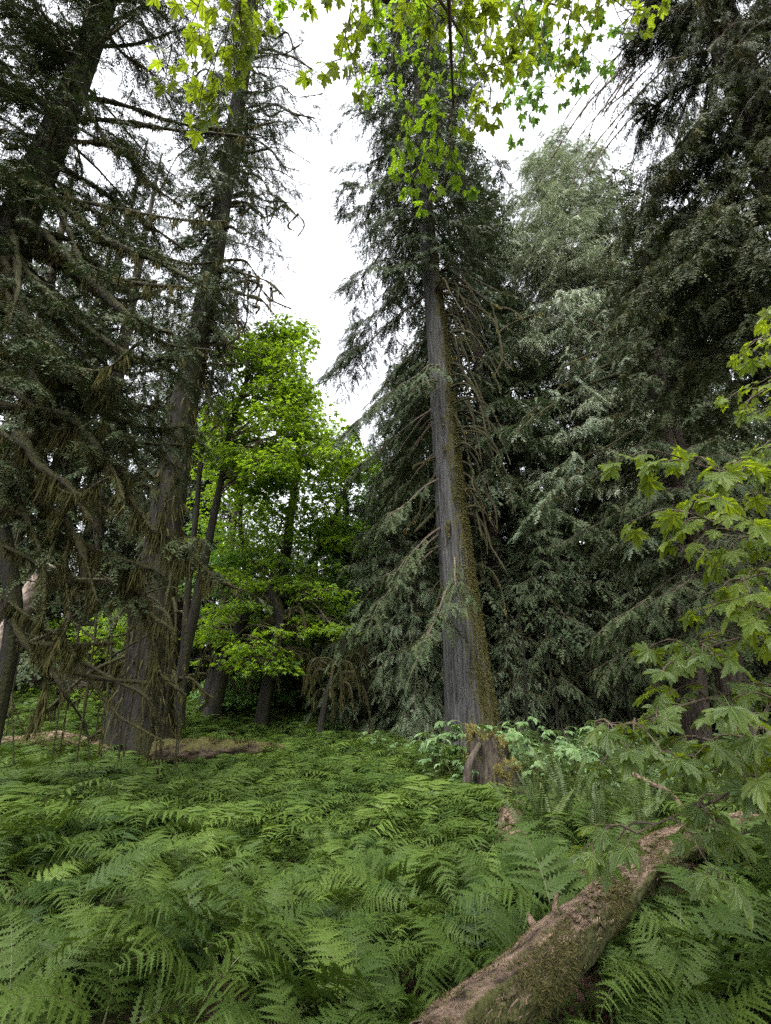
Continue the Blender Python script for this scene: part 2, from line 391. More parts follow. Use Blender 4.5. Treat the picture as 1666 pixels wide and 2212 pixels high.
def frond(seed, npin=17, npul=8, L=1.0, w=0.2, a0=72, a1=-22, teeth=True):
    """arching lady fern frond starting at the origin and reaching towards +x: separate drooping pinnae with toothed edges"""
    rng = np.random.default_rng(seed); parts = []
    m = 24; ang = np.radians(a0 + (a1 - a0) * np.linspace(0, 1, m) ** 0.85 + rng.normal(0, 2, m)); st = L / (m - 1)
    P = np.zeros((m, 3)); side = 0
    for i in range(1, m):
        side += rng.normal(0, 0.03)
        P[i] = P[i - 1] + st * np.array([math.cos(ang[i]), side * 0.3, math.sin(ang[i])])
    ss = np.linspace(0, 1, m); T = unit(np.gradient(P, axis=0))
    rc = MB(); tube(rc, P, 0.0045 * (1 - 0.85 * ss) * L, 3)
    rach = (rc.V[0], rc.F[0])
    for i in range(npin):
        s = 0.22 + 0.77 * (i / (npin - 1)) ** 0.9
        prof = w * L * min(1.0, (s - 0.10) / 0.22) ** 0.7 * (1 - s) ** 0.7 * 1.5 + 0.008
        for sd in (-1, 1):
            s1 = s + rng.uniform(-.012, .012)
            p = np.array([np.interp(s1, ss, P[:, k]) for k in range(3)]); t = unit(np.array([np.interp(s1, ss, T[:, k]) for k in range(3)]))
            nrm = np.cross(t, np.array([0, 1.0, 0])); nrm = nrm if nrm[0] * -t[2] + nrm[2] * t[0] > 0 else -nrm
            l = prof * rng.uniform(0.85, 1.12); fw = rng.uniform(.22, .48)
            d = np.array([0, sd * 0.93, 0]) + t * fw + nrm * rng.uniform(-.05, .25); d /= np.linalg.norm(d)
            nn = nrm + rng.normal(0, .22, 3); nn = nn - d * nn.dot(d); nn /= np.linalg.norm(nn); e0 = np.cross(nn, d)
            k_n = max(3, int(round(npul * (0.4 + 0.6 * l / (w * L))))); dr = rng.uniform(.12, .42)
            ctr = lambda f: p + d * l * f - nrm * l * dr * f * f
            hwid = lambda f: l * 0.105 * (1 - f) ** .7 * min(1, .55 + f * 4) + .0012
            fs = np.linspace(0, 1, 5)
            V = np.concatenate([[ctr(f) + e0 * hwid(f) * (.62 if teeth else 1) for f in fs], [ctr(f) - e0 * hwid(f) * (.62 if teeth else 1) for f in fs]])
            F = [[k, k + 1, k + 6] for k in range(4)] + [[k, k + 6, k + 5] for k in range(4)]
            parts.append((V, np.array(F)))
            if teeth:
                for k in range(k_n):
                    f = (k + 0.35) / k_n; q = ctr(f); h = hwid(f); dd = d * l / k_n * .42
                    for s2 in (-1, 1):
                        b = q + s2 * e0 * h * .5
                        parts.append((np.array([b - dd, b + dd, b + s2 * e0 * h * rng.uniform(.75, 1.25) + dd * .9 + nn * rng.normal(0, .15) * h]), np.array([[0, 1, 2]])))
    return join(parts), rach

def frond_simple(seed, npin=15, L=1.0, w=0.16, a0=72, a1=-25, saw=True, spread=0.36, wd=0.5):
    rng = np.random.default_rng(seed); parts = []
    m = 16; ang = np.radians(np.linspace(a0, a1, m) + rng.normal(0, 2, m)); st = L / (m - 1); P = np.zeros((m, 3))
    for i in range(1, m): P[i] = P[i - 1] + st * np.array([math.cos(ang[i]), 0, math.sin(ang[i])])
    ss = np.linspace(0, 1, m); T = unit(np.gradient(P, axis=0))
    rc = MB(); tube(rc, P, 0.005 * (1 - 0.85 * ss) * L, 3)
    for i in range(npin):
        s = 0.18 + 0.81 * i / (npin - 1)
        l0 = w * L * min(1.0, (s - 0.08) / 0.15) ** 0.6 * (1 - s) ** 0.6 * 1.3 + 0.008
        p = np.array([np.interp(s, ss, P[:, k]) for k in range(3)]); t = unit(np.array([np.interp(s, ss, T[:, k]) for k in range(3)]))
        nrm = np.cross(t, np.array([0, 1.0, 0])); nrm = nrm if nrm[2] > 0 else -nrm
        for sd in (-1, 1):
            l = l0 * rng.uniform(0.88, 1.1)
            d = np.array([0, sd * 0.93, 0]) + t * spread + nrm * rng.normal(0.0, 0.12); d /= np.linalg.norm(d)
            parts.append(kite(p, d - nrm * 0.12, nrm + rng.normal(size=3) * 0.12, l, L / npin * 0.81 * wd * 0.42))
    return join(parts), (rc.V[0], rc.F[0])

def rotz(V, a):
    c, s = math.cos(a), math.sin(a)
    return V @ np.array([[c, s, 0], [-s, c, 0], [0, 0, 1]], np.float32)

# ------------------------------------------------------------------ trees
def trunk_obj(name, path, rad, mat, parent, org, seed=0, n=28, flare=0.35, flareh=1.6, step=0.22, ridge=0.025, fiss=0.0):
    rng = np.random.default_rng(seed)
    path = np.asarray(path, float)
    Ltot = np.sum(np.linalg.norm(np.diff(path, axis=0), axis=1))
    m = int(max(12, min(200, Ltot / step)))
    d = np.concatenate([[0], np.cumsum(np.linalg.norm(np.diff(path, axis=0), axis=1))])
    P = smooth_path(path, m); t = np.linspace(0, d[-1], m); rr = np.interp(t, d, rad)
    ph = rng.uniform(0, 6.28, 8); z0 = P[0][2]
    def fl(a, Q):
        h = (Q[:, 2] - z0)[:, None]
        f = np.exp(-h / flareh)
        k = 1 + flare * f * (0.45 + 0.55 * np.cos(3 * a + ph[0]) * 0.6 + 0.45 * np.cos(5 * a + ph[1] + h * 0.1))
        k = k + ridge * (np.sin(9 * a + ph[2] + h * 0.15) + 0.7 * np.sin(14 * a + ph[3] - h * 0.2) + 0.5 * np.sin(2 * a + ph[4] + h * 0.7))
        if fiss:
            v = (np.arange(len(Q)) / len(Q))[:, None] + 0 * a
            k = k + fiss * (vnoise(a + 0.25 * np.sin(v * 30), v, n // 3, 30, seed) + 0.7 * vnoise(a + 0 * v, v, n // 2, 60, seed + 1))
        return k
    mb = MB(); tube(mb, P - org, rr, n, 0, 0.5, rng, 0.012, True, lambda a, Q: fl(a, Q + org))
    return mb.build(name, mat, parent, True)

def pathat(path, t):
    d = np.concatenate([[0], np.cumsum(np.linalg.norm(np.diff(path, axis=0), axis=1))]); d /= d[-1]
    return np.stack([np.interp(t, d, path[:, k]) for k in range(3)], -1)

def branch_path(p, az, L, e0, droop, up, rng, m=9, wob=0.05):
    s = np.linspace(0, 1, m)
    h = L * s * (1 - 0.15 * droop * s)
    z = L * (math.tan(e0) * s - droop * s ** 1.7 + up * np.clip(s - 0.55, 0, 1) ** 2 * 2.2)
    lat = np.cumsum(rng.normal(0, wob * L / m, m)); lat -= lat[0]
    c, sn = math.cos(az), math.sin(az)
    return p + np.stack([c * h - sn * lat, sn * h + c * lat, z + np.cumsum(rng.normal(0, wob * 0.5 * L / m, m))], 1)

def foliate(mb, P, rng, per_m, slen, tpls, mat, s0=0.15, hang=0.5, fan=(30, 75), jit=0.35, tb=0.5, ts=0.5):
    """sprays on both sides of a branch path"""
    L = np.sum(np.linalg.norm(np.diff(P, axis=0), axis=1)); n = max(2, int(L * per_m))
    s = rng.uniform(s0, 1.0, n); s[0] = 1.0
    Q = pathat(P, s); T = unit(pathat(np.vstack([P[1:], 2 * P[-1:] - P[-2:-1]]), s) - Q + 1e-6)
    Th = T.copy(); Th[:, 2] *= 0.5; Th = unit(Th)
    up = np.array([0, 0, 1.0]); side = unit(np.cross(up, Th)) * np.where(rng.random(n) < 0.5, -1, 1)[:, None]
    a = np.radians(rng.uniform(fan[0], fan[1], n)); a[0] = 0.1
    X = Th * np.cos(a)[:, None] + side * np.sin(a)[:, None]
    X[:, 2] -= rng.uniform(0.2, 1.1, n) * hang
    N = up + rng.normal(0, jit, (n, 3))
    X, Y, Z = frames(X, N)
    S = slen * rng.uniform(0.55, 1.15, n) * (1 - 0.35 * s)
    which = rng.integers(0, len(tpls), n); tint = np.clip(rng.normal(tb, ts * 0.5, n), 0, 1)
    for k in range(len(tpls)):
        w = which == k
        stamp(mb, tpls[k], X[w], Y[w], Z[w], Q[w], S[w], mat, tint[w])

def moss_on(mb, P, rad, rng, per_m, lmax, mat, wid=0.018, s0=0.0, clump=True):
    """curtains of moss: strands bunched close together, longest in the middle of each bunch"""
    Lh = np.sum(np.linalg.norm(np.diff(P, axis=0), axis=1)); n = int(Lh * per_m)
    if n < 1: return
    nc = max(1, int(Lh * 3.2)); c = rng.uniform(s0, 1, nc); cl = rng.uniform(.25, 1, nc) ** 1.3; cw = rng.uniform(.04, .12, nc) / max(Lh, .3)
    k = rng.integers(0, nc, n); g = rng.normal(0, 1, n); s = np.clip(c[k] + g * cw[k], 0, 1)
    ln = lmax * cl[k] * np.exp(-0.35 * g * g) * rng.uniform(.45, 1, n)
    loose = rng.random(n) < .25; s = np.where(loose, rng.uniform(s0, 1, n), s); ln = np.where(loose, lmax * .25 * rng.random(n), ln)
    Q = pathat(P, s); r = np.interp(s, np.linspace(0, 1, len(rad)), rad)
    o = unit(rng.normal(size=(n, 3))) * r[:, None] * 0.9; o[:, 2] = -np.abs(o[:, 2]) * 0.6
    lean = rng.normal(0, .05, (nc, 3))[k]
    D = np.array([0, 0, -1.0]) + lean + rng.normal(0, 0.05, (n, 3))
    tint = np.clip(rng.normal(.45, .2, n) + rng.normal(0, .2, nc)[k], 0, 1)
    (strands if lmax > .2 and per_m > 50 else blades)(mb, Q + o, D, ln + .02, wid * rng.uniform(0.5, 1.2, n), rng, mat, tint)

def mossy_limb(name, P, r0, r1, parent, org, seed, moss='moss', per_m=60, lmax=0.22, foliage=None, limb='limb', n=9, lump=0.28, wid=0.018):
    """one limb: bark tube swollen with moss, moss hanging from it, and sprays when asked for"""
    rng = np.random.default_rng(seed)
    P = np.asarray(P, float) - org
    L = np.sum(np.linalg.norm(np.diff(P, axis=0), axis=1))
    m = int(max(14, min(90, L / 0.07)))
    Q = smooth_path(P, m); s = np.linspace(0, 1, m)
    lum = 1 + lump * np.convolve(rng.normal(size=m + 8), np.ones(5) / 2.2, 'same')[4:-4].clip(-0.8, 1.6)
    rad = (r0 + (r1 - r0) * s) * lum
    rad[-1] = r1 * 0.3
    mb = MB()
    tube(mb, Q, rad, n, 0, 0.5, rng, 0.14)
    moss_on(mb, Q, rad, rng, per_m, lmax, 1, wid)
    # short fuzz all round
    nn = int(L * per_m * 0.7); t = rng.uniform(0, 1, nn); o = unit(rng.normal(size=(nn, 3)))
    blades(mb, pathat(Q, t) + o * np.interp(t, s, rad)[:, None] * 0.9, o + rng.normal(0, 0.4, (nn, 3)), 0.022 * rng.uniform(0.4, 1.2, nn) * (1 + r0 * 4), 0.010, rng, 1)
    mats = [MT[limb], MT[moss]]
    if foliage:
        mats.append(MT[foliage['mat']])
        for k in range(foliage.get('subs', 0)):
            t = rng.uniform(0.15, 0.98); p = pathat(Q, np.array([t]))[0]; tt = unit(pathat(Q, np.array([min(1, t + .03)]))[0] - pathat(Q, np.array([t - .03]))[0])
            az = math.atan2(tt[1], tt[0]) + rng.choice([-1, 1]) * R(rng.uniform(30, 75))
            B = branch_path(p, az, foliage['sl'] * rng.uniform(0.5, 1.1), R(rng.uniform(-30, 15)), 0.25, 0, rng, 7)
            tube(mb, B, np.linspace(0.012, 0.004, 7), 4, 0)
            foliate(mb, B, rng, foliage['per_m'], foliage['slen'], foliage['tpl'], 2, 0.05, foliage.get('hang', 0.5))
            if rng.random() < 0.6: moss_on(mb, B, np.full(7, 0.01), rng, per_m * 0.35, lmax * 0.6, 1, wid * 0.8)
        if foliage.get('along', True): foliate(mb, Q, rng, foliage['per_m'] * 0.4, foliage['slen'], foliage['tpl'], 2, 0.2, foliage.get('hang', 0.5))
    return mb.build(name, mats, parent, [0])

def conifer_crown(path, t0, t1, nb, Lf, rng, org, tpls=SPR, per_m=9, slen=0.7, e=(-0.15, 0.5), droop=0.35, up=0.25, mat=('cedar', 'limb_bare'),
                  hang=0.6, subs=2, azf=None, mossy=0.0, mossl=0.2, rb=0.012, mossmat='moss_dark', dens=None, jit=0.35):
    mb = MB(); path = np.asarray(path, float) - org
    gold = 2.399963; a0 = rng.uniform(0, 6.28)
    for i in range(nb):
        q = (i + rng.uniform(0, 1)) / nb; t = t0 + (t1 - t0) * q
        p = pathat(path, np.array([t]))[0]
        az = a0 + i * gold + rng.normal(0, 0.3)
        L = Lf(q, az) * rng.uniform(0.5, 1.28)
        if L < 0.15: continue
        ee = e[0] + (e[1] - e[0]) * q ** 2 + rng.normal(0, 0.10)
        B = branch_path(p, az, L, ee, droop * rng.uniform(0.6, 1.3), up * rng.uniform(0.3, 1.5), rng)
        rad = np.linspace(rb * (0.5 + L * 0.55), 0.006, len(B))
        tube(mb, B, rad, 5, 1)
        d = 1.0 if dens is None else dens(q, az)
        if d > 0:
            foliate(mb, B, rng, per_m * d, slen, tpls, 0, 0.22, hang, jit=jit)
            for k in range(int(subs * L * d + rng.random())):
                s = rng.uniform(0.2, 0.95); pp = pathat(B, np.array([s]))[0]
                a2 = az + rng.choice([-1, 1]) * R(rng.uniform(35, 70))
                B2 = branch_path(pp, a2, L * 0.36 * rng.uniform(0.6, 1.3) * (1.15 - 0.5 * s), ee - 0.1, droop * 1.3, up, rng, 6)
                tube(mb, B2, np.linspace(rad[0] * 0.35, 0.004, 6), 3, 1)
                foliate(mb, B2, rng, per_m * 1.1 * d, slen * 0.85, tpls, 0, 0.05, hang, jit=jit)
        if mossy > 0: moss_on(mb, B, rad, rng, mossy, mossl, 2, 0.022)
    mats = [MT[mat[0]], MT[mat[1]], MT[mossmat]]
    return mb, mats

def maple_crown(mb, clusters, rng, leaf=0.13, per=90, rad=1.0, thick=0.22, tpls=LEAF_SMALL, mat=0, tilt=0.35):
    for c in clusters:
        n = int(per * rng.uniform(0.6, 1.3)); a = rng.uniform(0, 6.283, n); r = rad * rng.uniform(0.7, 1.3) * np.sqrt(rng.random(n))
        P = np.asarray(c) + np.stack([r * np.cos(a), r * np.sin(a), rng.normal(0, thick, n) - 0.18 * r * r / rad], 1)
        X = np.stack([np.cos(a), np.sin(a), np.full(n, -0.35)], 1) + rng.normal(0, 0.55, (n, 3)) * np.array([1, 1, 0.5])
        N = np.array([0, 0, 1.0]) + rng.normal(0, tilt, (n, 3))
        X, Y, Z = frames(X, N); S = leaf * rng.uniform(0.6, 1.2, n); w = rng.integers(0, len(tpls), n)
        tint = np.clip(rng.normal(0.5, 0.28, n) + rng.normal(0, 0.15), 0, 1)
        for k in range(len(tpls)):
            q = w == k; stamp(mb, tpls[k], X[q], Y[q], Z[q], P[q], S[q], mat, tint[q])

EXPOSURE = 2.4
DENOISE = False
# ================================================================== THE GROUND
def make_ground():
    rr = np.concatenate([np.linspace(0, 12, 50), np.geomspace(12.4, 420, 60)]); na = 140
    a = np.linspace(0, 2 * math.pi, na, endpoint=False)
    X = (rr[:, None] * np.cos(a)).ravel(); Y = (rr[:, None] * np.sin(a)).ravel() + 3
    V = np.stack([X, Y, ground_z(X, Y)], 1)
    F = []
    i = np.arange(len(rr) - 1)[:, None] * na; j = np.arange(na)[None]; k = (j + 1) % na
    q = [x.ravel() for x in np.broadcast_arrays(i + j, i + k, i + na + k, i + na + j)]
    F = np.concatenate([np.stack([q[0], q[2], q[1]], 1), np.stack([q[0], q[3], q[2]], 1)])
    mb = MB(); mb.add(V, F); tag(mb.build('ground', MT['ground'], None, True), kind='structure')
make_ground()

def rp(px_list, Y):
    """path through photo places; Y a number or one per point"""
    Ys = Y if hasattr(Y, '__len__') else [Y] * len(px_list)
    return np.array([at(x, y, yy) for (x, y), yy in zip(px_list, Ys)])

def hw(px, p):  # a width in photo pixels -> radius in metres at p
    return px * 0.5 * depth(p) / FPX

# ================================================================== THE CENTRAL CEDAR
def central_cedar():
    Y = 15.5
    pts = [(1023, 1660), (1020, 1580), (1004, 1400), (984, 1200), (967, 1000), (951, 800), (938, 660), (924, 500), (914, 330), (905, 160), (900, 20), (896, -110)]
    P = rp(pts, Y); P[0][2] = ground_z(P[0][0], Y) - 0.15
    w = [136, 112, 90, 71, 59, 48, 39, 32, 27, 22, 15, 3]
    rad = [hw(a, p) for a, p in zip(w, P)]
    org = np.array([P[0][0], Y, ground_z(P[0][0], Y)])
    t = thing('cedar_tree', org, 'tall grey barked cedar beside the hollow stump, its right side furred with moss', 'tree')
    trunk_obj('trunk', P, rad, MT['bark'], t, org, 5, 150, 0.22, 1.3, 0.16, 0.018, 0.038)
    rng = np.random.default_rng(11)
    # moss fur on the right side of the trunk
    mb = MB(); n = 34000; h = rng.random(n) ** 1.5
    tt = h * 0.40; Q = pathat(P, tt) - org
    d = np.concatenate([[0], np.cumsum(np.linalg.norm(np.diff(P, axis=0), axis=1))]); d /= d[-1]
    r = np.interp(tt, d, rad) * 1.02
    a = R(-36) + rng.normal(0, 0.44, n) + 0.10 * np.sin(tt * 60)
    ok = a > R(-82) + 0.28 * np.sin(tt * 90); Q, r, a = Q[ok], r[ok], a[ok]
    o = np.stack([np.cos(a), np.sin(a), np.zeros(len(a))], 1)
    lum = rng.random(len(a))
    blades(mb, Q + o * (r * 1.0)[:, None], o * 0.8 + np.array([0, 0, -0.9]) + rng.normal(0, 0.35, (len(a), 3)), 0.025 + 0.07 * lum ** 2, 0.012, rng)
    mb.build('bark_moss', MT['moss'], t)
    def Lf(q, az):
        x = math.cos(az)
        base_ = 3.4 * (1 - q) ** 0.55 + 0.9
        if q < 0.12: base_ *= 0.75
        if math.sin(az) < -0.25 and q < 0.16: return 0
        if math.sin(az) < -0.25 and q < 0.32: base_ *= 0.6
        return base_ * (1.15 if x < 0 else 0.82 + 0.5 * q)
    def dens(q, az):
        x = math.cos(az)
        if x > 0.2 and q < 0.22: return 0.25
        return 1.0
    mb, mats = conifer_crown(P, 0.30, 0.99, 210, Lf, rng, org, SPR, 12, 0.66, (-0.35, 0.5), 0.55, 0.5, ('cedar', 'limb_bare'), 0.9, 2.6, None, 5, 0.2, 0.013, 'moss_dark', dens)
    mb.build('crown', mats, t)
    # drooping lower boughs on the left
    mb = MB()
    for k in range(16):
        tq = rng.uniform(0.12, 0.33); p = pathat(P, np.array([tq]))[0] - org; az = rng.uniform(R(95), R(265))
        B = branch_path(p, az, rng.uniform(1.8, 3.9), R(rng.uniform(-25, 5)), 0.75, 0.6, rng)
        tube(mb, B, np.linspace(0.05, 0.008, len(B)), 5, 1); foliate(mb, B, rng, 8, 0.7, SPR, 0, 0.3, 0.9)
        for j in range(5):
            s = rng.uniform(0.4, 1); pp = pathat(B, np.array([s]))[0]
            B2 = branch_path(pp, az + rng.normal(0, 0.7), rng.uniform(0.6, 1.3), R(-30), 0.5, 0.2, rng, 6)
            tube(mb, B2, np.linspace(0.014, 0.004, 6), 3, 1); foliate(mb, B2, rng, 11, 0.6, SPR, 0, 0.05, 0.9)
        moss_on(mb, B, np.full(len(B), 0.03), rng, 9, 0.3, 2, 0.02)
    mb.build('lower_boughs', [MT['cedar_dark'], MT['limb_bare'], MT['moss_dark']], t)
    # bare mossy limbs that hang on the right of the trunk
    for k in range(52):
        yy = rng.uniform(575, 1120) if k < 44 else rng.uniform(900, 1250)
        tq = np.interp(yy, [330, 500, 660, 800, 1000, 1200, 1400], np.interp([330, 500, 660, 800, 1000, 1200, 1400], [p[1] for p in pts[::-1]], d[::-1]))
        p = pathat(P, np.array([tq]))[0]; rt = np.interp(tq, d, rad)
        az = rng.choice([R(rng.uniform(-75, 40)), R(rng.uniform(-50, 10))])
        p = p + np.array([math.cos(az), math.sin(az), 0]) * rt * 0.8
        Lh = rng.uniform(0.5, 1.9) * (1.0 if yy < 950 else 0.6); Ld = rng.uniform(1.2, 3.6) * (1 if yy < 950 else 0.7)
        c, s = math.cos(az), math.sin(az); q = np.linspace(0, 1, 8)
        h = Lh * (1 - (1 - q) ** 2.2); z = -Ld * q ** 1.6 + rng.uniform(0.0, 0.4) * np.sin(q * 3)
        cu = rng.normal(0, 0.25) * np.sin(q * rng.uniform(2, 5)) + np.cumsum(rng.normal(0, 0.05, 8))
        hk = rng.uniform(-0.2, 0.7) * np.clip(q - 0.75, 0, 1) * 2
        B = p + np.stack([c * (h + hk) - s * cu, s * (h + hk) + c * cu, z + hk * 0.5], 1)
        mossy_limb('dead_branch', B, rng.uniform(0.028, 0.055), 0.018, t, org, 200 + k, 'moss' if k % 3 else 'moss_gold', 34, 0.13, None, 'limb', 7, 0.3, 0.018)
    # the long crooked bough reaching right with cushions of moss
    Bs = [((942, 640), (985, 600), (1020, 625), (1062, 655), (1108, 672), (1128, 690)), ((1062, 655), (1078, 720), (1084, 770), (1108, 800)),
          ((1078, 720), (1105, 700), (1150, 682), (1172, 676)), ((935, 630), (985, 640), (1040, 668), (1070, 700), (1085, 770), (1066, 815)),
          ((945, 1020), (915, 1065), (905, 1110), (870, 1150)), ((962, 1240), (948, 1290), (938, 1315)), ((945, 985), (890, 1010)), ((950, 1090), (925, 1120), (895, 1150))]
    for k, b in enumerate(Bs):
        yo = -0.9 if k < 4 else -0.5
        B = rp(b, [Y + yo * (0.3 + 0.7 * i / len(b)) for i in range(len(b))])
        mossy_limb('dead_branch', B, 0.055 if k in (0, 3) else 0.04, 0.03, t, org, 300 + k, 'moss_gold', 60, 0.15, None, 'limb', 8, 0.5)
    for k, (x, y) in enumerate([(955, 905), (957, 965), (966, 1130), (936, 820), (962, 1140)]):
        p = at(x, y, Y - hw(60, at(x, y, Y)) * 0.9)
        mossy_limb('dead_branch', np.array([p + [0, 0.2, 0.1], p + [0.02, -0.12, 0.02], p + [0.03, -0.2, -0.22], p + [0.01, -0.2, -0.5]]), 0.045, 0.03, t, org, 330 + k, 'moss_gold', 120, 0.15, None, 'limb', 8, 0.5)
    for k, (x, y, dx, dy) in enumerate([(962, 1330, -70, -5), (945, 900, -40, 30), (962, 1180, -55, 18), (960, 1250, -30, 30), (1000, 1268, 60, -20), (955, 1385, -120, 30)]):
        B = np.array([at(x, y, Y - 0.1), at(x + dx * 0.5, y + dy * 0.3, Y - 0.4), at(x + dx, y + dy, Y - 0.6)])
        mossy_limb('dead_branch', B, 0.025, 0.012, t, org, 350 + k, 'moss_dark', 40, 0.15, None, 'limb', 6, 0.3)
central_cedar()

def trunk_sprays(P, rad, t0, t1, n, org, parent, rng, mat, tpl, slen, lmin, lmax, per):
    """short leafy shoots springing from the trunk itself"""
    mb = MB(); d = np.concatenate([[0], np.cumsum(np.linalg.norm(np.diff(P, axis=0), axis=1))]); d /= d[-1]
    for k in range(n):
        s = rng.uniform(t0, t1); p = pathat(P, np.array([s]))[0] - org; r = np.interp(s, d, rad); az = rng.uniform(R(-175), R(-5))
        p = p + np.array([math.cos(az), math.sin(az), 0]) * r * .9
        B = branch_path(p, az + rng.normal(0, .5), rng.uniform(lmin, lmax), R(rng.uniform(-35, 20)), .5, .2, rng, 6); tube(mb, B, np.linspace(.014, .003, 6), 4, 1)
        foliate(mb, B, rng, per, slen, tpl, 0, .1, .9)
        if rng.random() < .5: moss_on(mb, B, np.full(6, .012), rng, 60, .25, 2, .014)
    mb.build('trunk_shoots', [MT[mat], MT['limb_bare'], MT['moss_dark']], parent)

# ================================================================== THE BIG CEDAR ON THE LEFT
def left_cedar():
    Y = 15.0
    pts = [(296, 1655), (303, 1560), (325, 1400), (348, 1200), (372, 1040), (393, 900), (428, 740), (455, 600), (474, 480), (496, 340), (520, 190), (540, 60), (560, -90), (572, -190)]
    P = rp(pts, Y); P[0][2] = ground_z(P[0][0], Y) - 0.15
    w = [152, 124, 92, 72, 64, 56, 46, 42, 38, 34, 30, 25, 15, 3]
    rad = [hw(a, p) for a, p in zip(w, P)]; org = np.array([P[0][0], Y, ground_z(P[0][0], Y)])
    t = thing('cedar_tree', org, 'broad flared cedar trunk at left, hung with moss, standing before a low mossy log', 'tree')
    trunk_obj('trunk', P, rad, MT['bark_dark'], t, org, 7, 110, 0.36, 1.2, 0.18, 0.018, 0.022)
    rng = np.random.default_rng(21)
    def Lf(q, az):
        x = math.cos(az)
        return (3.1 - 1.1 * q) * (1.0 + .25 * q if x > 0 else 0.85)
    def dens(q, az): return (0.75 if math.cos(az) > 0.3 else 1.0) * (0.8 if q > 0.6 else 1)
    mb, mats = conifer_crown(P, 0.29, 0.98, 175, Lf, rng, org, SPR, 10, 0.66, (-0.2, 0.25), 0.35, 0.3, ('cedar', 'limb_bare'), 0.8, 1.8, None, 9, 0.22, 0.014, 'moss', dens)
    mb.build('crown', mats, t)
    # crooked mossy limbs, mostly to the right against the sky
    d = np.concatenate([[0], np.cumsum(np.linalg.norm(np.diff(P, axis=0), axis=1))]); d /= d[-1]
    k = 0
    for (y0, dx, dy, gold) in [(430, 120, 10, 1), (445, 180, 20, 1), (436, -60, 15, 1), (500, 95, 40, 0), (560, 100, 40, 1), (590, 160, 45, 1), (600, 175, 80, 0), (640, 150, 40, 1), (640, 80, 70, 1), (690, 60, 70, 1), (300, 120, 70, 0),
                               (240, 150, 30, 0), (200, 175, 12, 0), (260, 170, -5, 0), (140, 120, -30, 0), (120, 150, 40, 0), (330, 150, 45, 0), (380, 130, 60, 0), (70, 110, 60, 0), (170, -110, 10, 0), (300, -120, 30, 0), (520, -110, 50, 0), (760, 150, 10, 0), (790, 120, 0, 0), (860, -90, 40, 0), (800, 60, 120, 1)]:
        x0 = np.interp(y0, [p[1] for p in pts[::-1]], [p[0] for p in pts[::-1]])
        yo = rng.uniform(-1.2, 0.4)
        m = 5; B = []
        for i in range(m):
            f = i / (m - 1)
            B.append(at(x0 + dx * f + rng.normal(0, 5) * (i > 0), y0 + dy * f ** 1.6 + rng.normal(0, 9) * (i > 0) - 14 * math.sin(f * 3.1), Y + yo * f))
        fol = None if (gold or rng.random() < 0.5) else dict(mat='cedar', subs=4, sl=0.9, per_m=8, slen=0.6, tpl=SPR, hang=0.8, along=True)
        mossy_limb('mossy_branch', np.array(B), 0.075 if gold else 0.055, 0.02, t, org, 400 + k, 'moss_gold' if gold else 'moss', 55 if gold else 22, 0.30, fol, 'limb', 8, 0.5, 0.024); k += 1
        if gold:
            for j in range(4):
                f = rng.uniform(0.3, 1); q = at(x0 + dx * f, y0 + dy * f ** 1.6, Y + yo * f)
                e = q + np.array([rng.normal(0, .3), rng.normal(0, .3), -rng.uniform(0.5, 1.5)])
                mossy_limb('mossy_branch', np.array([q, (q + e) / 2 + rng.normal(0, .15, 3), e]), 0.04, 0.02, t, org, 440 + k * 5 + j, 'moss_gold', 45, 0.2, None, 'limb', 7, 0.5, 0.02)
    for j in range(16):   # thin bare twigs against the sky
        y0 = rng.uniform(90, 470); x0 = np.interp(y0, [p[1] for p in pts[::-1]], [p[0] for p in pts[::-1]]); dx = rng.uniform(90, 185); dy = rng.uniform(-20, 60); yo = rng.uniform(-1, .5)
        B = np.array([at(x0 + dx * f + rng.normal(0, 3), y0 + dy * f * f - 10 * math.sin(3 * f) + rng.normal(0, 4), Y + yo * f) for f in (0, .3, .6, .85, 1)])
        mossy_limb('dead_branch', B, .032, .010, t, org, 4400 + j, 'moss_dark', 30, .16, dict(mat='cedar', subs=3, sl=.8, per_m=4, slen=.4, tpl=SPR, hang=.8, along=False), 'limb', 6, .3, .016)
    trunk_sprays(P, rad, .30, .95, 200, org, t, rng, 'cedar', SPR, .5, .5, 1.2, 10)
    # moss curtains on the lower trunk
    mb = MB(); n = 1300; tt = rng.random(n) ** 1.2 * 0.36; Q = pathat(P, tt) - org; r = np.interp(tt, d, rad) * 1.03
    cl = rng.uniform(R(-170), R(10), 26); a = cl[rng.integers(0, 26, n)] + rng.normal(0, 0.10, n)
    o = np.stack([np.cos(a), np.sin(a), 0 * a], 1); fl = 1 + 0.25 * np.exp(-(Q[:, 2]) / 1.5)
    blades(mb, Q + o * (r * fl)[:, None], o * 0.25 + np.array([0, 0, -1.0]) + rng.normal(0, 0.12, (n, 3)), rng.uniform(0.08, 0.6, n), 0.022, rng)
    mb.build('bark_moss', MT['moss_dark'], t)
    for k in range(15):   # stubs and hanging dead limbs low on the trunk
        yy = rng.uniform(980, 1560); x0 = np.interp(yy, [p[1] for p in pts[:7]][::-1], [p[0] for p in pts[:7]][::-1]); ww = np.interp(yy, [900, 1040, 1200, 1400, 1560], [70, 76, 84, 104, 132])
        sx = rng.choice([-1, 1, 0.3, -0.3]); p0 = at(x0 + sx * ww * 0.4, yy, Y - 0.4)
        l = rng.uniform(0.5, 2.0); dn = np.array([sx * rng.uniform(0.3, 1.0), -rng.uniform(0.1, 0.9), -rng.uniform(-0.1, 0.9)])
        B = np.array([p0, p0 + dn * l * 0.45 + [0, 0, 0.1], p0 + dn * l * 0.8 + [0, 0, -0.15 * l], p0 + dn * l + [0, 0, -0.6 * l * rng.random()]])
